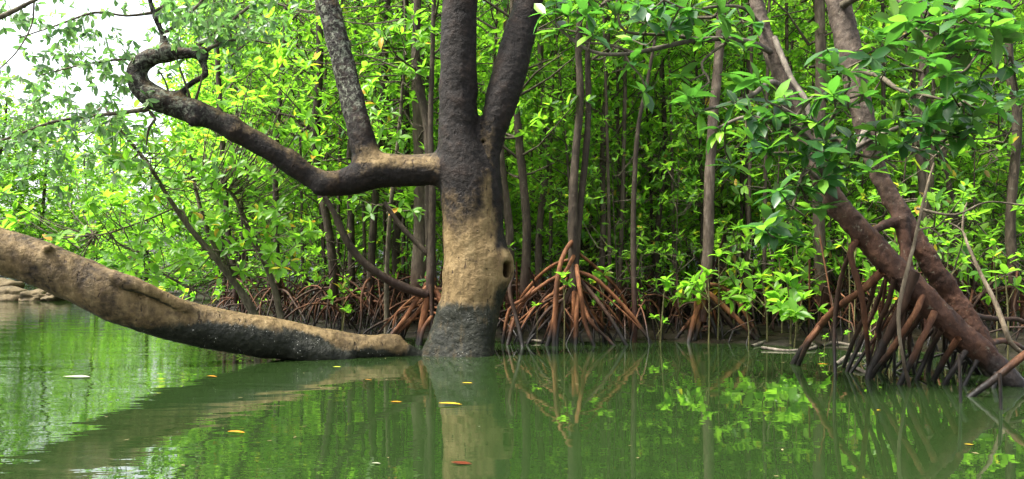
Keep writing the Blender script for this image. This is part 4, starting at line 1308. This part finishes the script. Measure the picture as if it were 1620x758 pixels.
for i, (px, py, D, lab_) in enumerate([(1300, 560, 5.9, 'tiny yellow-leaved seedling poking out of the water left of the knee root'), (1306, 530, 6.3, 'tiny seedling standing in shallow water behind the knee root'), (1340, 525, 6.2, 'tiny pale green sprout in the water by the knee root')]):
    seedling(px, py, D, lab_, 'tiny seedlings in the shallow water', 1, 0.35, 'leaf_lime', 60 + i, True)
rs = random.Random(41)
for i in range(20):
    px = rs.uniform(1130, 1470)
    D = rs.uniform(7.2, 8.8) - (0.8 if px > 1340 else 0)
    seedling(px, rs.uniform(345, 470), D, 'bright seedling in the leafy patch ' + ('between the splayed roots and the leaning mangrove' if px < 1300 else 'behind the roots of the leaning mangrove'), 'seedling patch ' + ('left' if px < 1300 else 'behind') + ' of the leaning mangrove', 3, rs.uniform(0.8, 1.15), 'leaf_lime', 100 + i)
# thicket of low bushes further in
rr = random.Random(9)
low = []
t_ = 0
while len(low) < 72 and t_ < 9000:
    t_ += 1
    px = rr.uniform(430, 1700) if rr.random() < 0.25 else rr.uniform(960, 1750)
    D = rr.uniform(7.7, 13)
    if px > 1380:
        D -= 1.2
    if dshore(px, D) < 0.35:
        continue
    x = (px - 810) / F * D
    if all((x - a) ** 2 + (D - b) ** 2 > 0.36 for a, b in low):
        low.append((x, D))
for i, (x, D) in enumerate(low):
    place_tree('low_mangrove_bush', LOWB[i % 3], x, D, 'low leafy mangrove bush in the shady understory, ' + zone(810 + x * F / D), 'low bushes of the understory, ' + zone(810 + x * F / D), rr.uniform(0, 6.28), rr.uniform(0.7, 1.1), M['trunk_slim'], False, 'bush')

# ------------------------------------------------------------------ tangle of small roots on the mud, arcs lying in the shallows
rng = np.random.default_rng(31)
mbs = (MB(), MB())
for k in range(760):
    px = rng.uniform(330, 1750)
    D = float(shore(px)) + rng.uniform(-0.1, 3.2)
    x, y = (px - 810) / F * D, D
    clump = mnoise.noise(Vector((x * 1.4, y * 1.1, 9.0)))
    if clump < rng.uniform(-0.35, 0.15):
        continue
    a = rng.uniform(0, 6.28)
    L = rng.uniform(0.15, 0.6)
    hgt = rng.uniform(0.08, 0.35) + 0.5 * max(0.0, clump)
    z = max(0, ground_z(x, y))
    c_, s_ = math.cos(a), math.sin(a)
    w = rng.uniform(0.004, 0.011)
    mb = mbs[0] if rng.random() < 0.5 else mbs[1]
    if rng.random() < 0.5:
        mb.tube([(x, y, z - 0.06, w), (x + c_ * L * 0.3, y + s_ * L * 0.3, z + hgt * 0.8, w), (x + c_ * L, y + s_ * L, z + hgt, w), (x + c_ * L * 1.5, y + s_ * L * 1.5, z + hgt * 0.5, w), (x + c_ * L * 1.8, y + s_ * L * 1.8, z - 0.06, w * 0.8)], 0.1, 5)
    else:
        mb.tube([(x, y, z - 0.06, w * 0.8), (x + c_ * L * 0.45 + rng.normal(0, 0.03), y + s_ * L * 0.45, z + hgt * 0.75, w), (x + c_ * L, y + s_ * L, z + hgt * 1.7, w * 1.1)], 0.1, 5)
tag(mesh_obj('root_tangle', mbs[0].mesh('root_tangle'), M['root']), 'reddish tangle of thin mangrove roots arching over the mud', kind='stuff')
tag(mesh_obj('root_tangle', mbs[1].mesh('root_tangle'), M['root_dark']), 'dark muddy tangle of thin mangrove roots under the grove', kind='stuff')
arcs = [
    ([(1190, 549, 6), (1225, 540, 5), (1270, 541, 5), (1290, 552, 5), (1250, 556, 5), (1205, 553, 5)], 'flat loop of pale root lying on the water left of the slanting prop root'),
    ([(1322, 578, 7), (1345, 566, 7), (1372, 562, 7), (1378, 560, 7)], 'dark bent root lying on the water at the foot of the knee root'),
    ([(1340, 577, 6), (1355, 586, 6), (1370, 591, 6), (1376, 594, 6)], 'thin curved root floating in front of the thick prop root'),
    ([(1300, 548, 5), (1320, 545, 5), (1345, 547, 5)], 'short pale root on the mud behind the knee root'),
    ([(826, 545, 5), (845, 542, 5), (870, 544, 5)], 'pale root lying flat at the water edge by the root cone'),
]
for lst, lab_ in arcs:
    p3 = [(px, py, W(px, py), w) for px, py, w in lst]
    b = P(*p3[0][:3])
    b.z = 0
    o = part_tube('fallen_root', [(a, bb, 0.005 + 0.012 * (i % 2), r) for i, (a, bb, c, r) in enumerate(px_path(p3, b))], M['twig_grey'], None, 0.03, 7, 0.1, 3)
    o.location = b
    tag(o, lab_, 'root', 'loose roots in the shallows')
# dead branches
def slim(l, b):
    return px_path([(p_, q_, d_, w_ * 0.72) for p_, q_, d_, w_ in l], b)


db = P(1600, 540, 4.9)
dd = thing('dead_branch', 'pale bare dead branch slanting down at the right edge', 'branch', db)
part_tube('stem', slim([(1640, 575, 4.9, 10), (1603, 547, 4.9, 11), (1590, 520, 4.9, 11), (1575, 480, 4.95, 10), (1550, 430, 5.0, 8), (1532, 390, 5.05, 7), (1522, 365, 5.1, 5), (1500, 352, 5.1, 3)], db), M['dead'], dd, 0.035, 8, 0.16, 2, 14)
part_tube('twig', px_path([(1523, 366, 5.1, 4), (1524, 340, 5.1, 3), (1530, 320, 5.1, 2)], db), M['dead'], dd, 0.04, 5, 0.1)
db = P(1430, 480, 4.4)
dd = thing('dead_branch', 'thin pale dead stick with a forked tip standing before the leaning trunk', 'branch', db)
part_tube('stem', slim([(1448, 640, 4.5, 8), (1436, 600, 4.45, 8), (1424, 540, 4.42, 8), (1422, 490, 4.4, 9), (1432, 440, 4.4, 9), (1445, 390, 4.42, 8), (1456, 340, 4.45, 7), (1468, 290, 4.5, 6), (1478, 258, 4.5, 4)], db), M['dead'], dd, 0.03, 8, 0.2, 5, 16)
part_tube('twig', px_path([(1450, 365, 4.43, 5), (1470, 360, 4.43, 3), (1490, 375, 4.43, 2)], db), M['dead'], dd, 0.04, 5, 0.1)
for i, (px, y0, y1, D, lab_) in enumerate([(1519, 560, 650, 3.9, 'thin dark stick standing in the water below the crossing roots'), (1583, 590, 668, 3.7, 'thin reddish stick standing in the water near the right edge')]):
    b = P(px, 600, D)
    b.z = 0
    o = part_tube('water_stick', px_path([(px - 2, y0, D, 5), (px, (y0 + y1) / 2, D, 5), (px + 1, y1 + 60, D, 5)], b), M['root_dark'], None, 0.03, 6, 0.1, i)
    o.location = b
    tag(o, lab_, 'stick', 'sticks in the water')

# ------------------------------------------------------------------ rocks of the far bank
def rock_mat():
    t = NT('bank_rock')
    co = t.objco()
    n = t.noise(co, 5, 6)
    c = t.ramp(n, [(0.3, (0.05, 0.04, 0.025)), (0.55, (0.09, 0.068, 0.036)), (0.8, (0.16, 0.13, 0.08))])
    t.l(c, t.b.inputs['Base Color'])
    t.b.inputs['Roughness'].default_value = 0.9
    t.bump(n, 0.8, 0.08)
    return t.m


RM = rock_mat()
import bmesh
for i, (px, py, w, h, lab_) in enumerate([(20, 477, 60, 22, 'reddish brown rock at the far bank, partly hidden by the log'), (62, 477, 44, 16, 'low tan rock in the middle of the far bank'), (92, 476, 34, 13, 'small pale rock at the right end of the far bank'),
                                         (-30, 478, 60, 20, 'brown rock of the far bank at the left picture edge'), (8, 466, 46, 20, 'upper reddish rock on the far bank')]):
    D = 19.4 if i != 4 else 20.2
    bm = bmesh.new()
    bmesh.ops.create_icosphere(bm, subdivisions=4, radius=1)
    for v in bm.verts:
        p = v.co.copy()
        k = 1 + 0.35 * mnoise.noise(p * 1.3 + Vector((i * 7, 0, 0))) + 0.14 * mnoise.noise(p * 4 + Vector((i, 3, 0)))
        v.co = Vector((p.x * k * w * 0.55 / F * D, p.y * k * 0.5, p.z * k * h * 0.75 / F * D))
    me = bpy.data.meshes.new('rock')
    bm.to_mesh(me)
    bm.free()
    for p in me.polygons:
        p.use_smooth = True
    o = mesh_obj('rock', me, RM, None, ((px - 810) / F * D, D, 0.08 if i != 4 else 0.3))
    tag(o, lab_, 'rock', 'rocks along the far bank')

# ------------------------------------------------------------------ leaves floating on the water
def flat_mat(name, a, b):
    t = NT(name)
    c = t.ramp(t.noise(t.objco(), 6, 4), [(0.35, a), (0.65, b)])
    t.l(c, t.b.inputs['Base Color'])
    t.b.inputs['Roughness'].default_value = 0.4
    return t.m


FM = {'yellow': flat_mat('yellow_dead_leaf', (0.42, 0.22, 0.01), (0.5, 0.34, 0.02)), 'orange': flat_mat('orange_dead_leaf', (0.36, 0.10, 0.01), (0.42, 0.2, 0.015)),
      'red': flat_mat('red_dead_leaf', (0.04, 0.008, 0.004), (0.10, 0.02, 0.006)), 'green': flat_mat('green_dead_leaf', (0.3, 0.4, 0.03), (0.5, 0.5, 0.05)), 'white': flat_mat('pale_dead_leaf', (0.2, 0.2, 0.15), (0.27, 0.25, 0.19))}
FL = [(740, 607, 18, 'yellow', 0.1, 'yellow leaf floating on the trunk reflection, the nearest one to the thick tree'), (714, 641, 40, 'yellow', 0.0, 'long yellow leaf floating in the middle of the trunk reflection'),
      (730, 734, 36, 'red', -0.25, 'dark red leaf floating at the bottom of the trunk reflection'), (375, 686, 30, 'orange', 0.1, 'orange leaf floating on the open water lower left'),
      (627, 637, 20, 'orange', 0.2, 'small orange leaf floating left of the trunk reflection'), (583, 602, 12, 'orange', 0.0, 'tiny orange leaf floating below the log end'), (533, 581, 14, 'green', 0.1, 'yellow-green leaf floating close below the log'),
      (336, 597, 18, 'orange', 0.0, 'orange leaf floating below the left part of the log'), (1302, 577, 18, 'orange', 0.1, 'orange leaf floating left of the knee root'), (1534, 705, 16, 'yellow', -0.2, 'yellow leaf floating lower right'),
      (122, 597, 44, 'white', 0.0, 'long pale leaf floating among the ripples on the left'), (596, 735, 16, 'white', 0.1, 'small pale leaf floating at the bottom left of the trunk reflection'), (1390, 650, 10, 'yellow', 0.5, 'tiny yellow leaf floating before the prop roots'),
      (758, 676, 5, 'white', 0, 'white speck of a petal floating on the trunk reflection')]
for i, (px, py, w, c, a, lab_) in enumerate(FL):
    D = W(px, py)
    T, Q_ = NEAR[i % 4]
    T = T * np.array([1, 0.9, 0.25])
    T = T - np.array([0.5, 0, T[:, 2].min()])
    o = mesh_obj('floating_leaf', quad_mesh('floating_leaf', T, Q_), FM[c], None, ((px - 810) / F * D, D, 0.003))
    o.scale = (w / F * D,) * 3
    o.rotation_euler = (0, 0, a)
    tag(o, lab_, 'leaf', 'fallen leaves floating on the water')

# drifting bits of leaf litter, too small to count
rng = np.random.default_rng(63)
mb = MB()
n = 190
px = rng.uniform(-40, 1660, n)
D = np.where(rng.random(n) < 0.6, shore(px) - rng.uniform(0.05, 1.6, n) ** 1.5, rng.uniform(2.2, 8, n))
ok = (D > 2.2) & (D < 10)
px, D = px[ok], D[ok]
base = np.stack([(px - 810) / F * D, D, np.full(len(D), 0.002)], -1)
a = rng.uniform(0, 6.28, len(D))
z0_, z1_ = np.zeros(len(D)), np.ones(len(D))
rot = np.stack([np.stack([np.cos(a), np.sin(a), z0_], -1), np.stack([-np.sin(a), np.cos(a), z0_], -1), np.stack([z0_, z0_, z1_], -1)], -1)
scatter_leaves(mb, (FAR[0] * np.array([1, 0.7, 0.1]) + np.array([0, 0, 0.02]), FAR[1]), base, rot, rng.uniform(0.008, 0.03, len(D)), z0_)
tag(mesh_obj('leaf_litter', mb.mesh('leaf_litter'), flat_mat('drifting_litter', (0.10, 0.07, 0.03), (0.3, 0.24, 0.12))), 'tiny bits of leaf litter drifting on the water', kind='stuff')
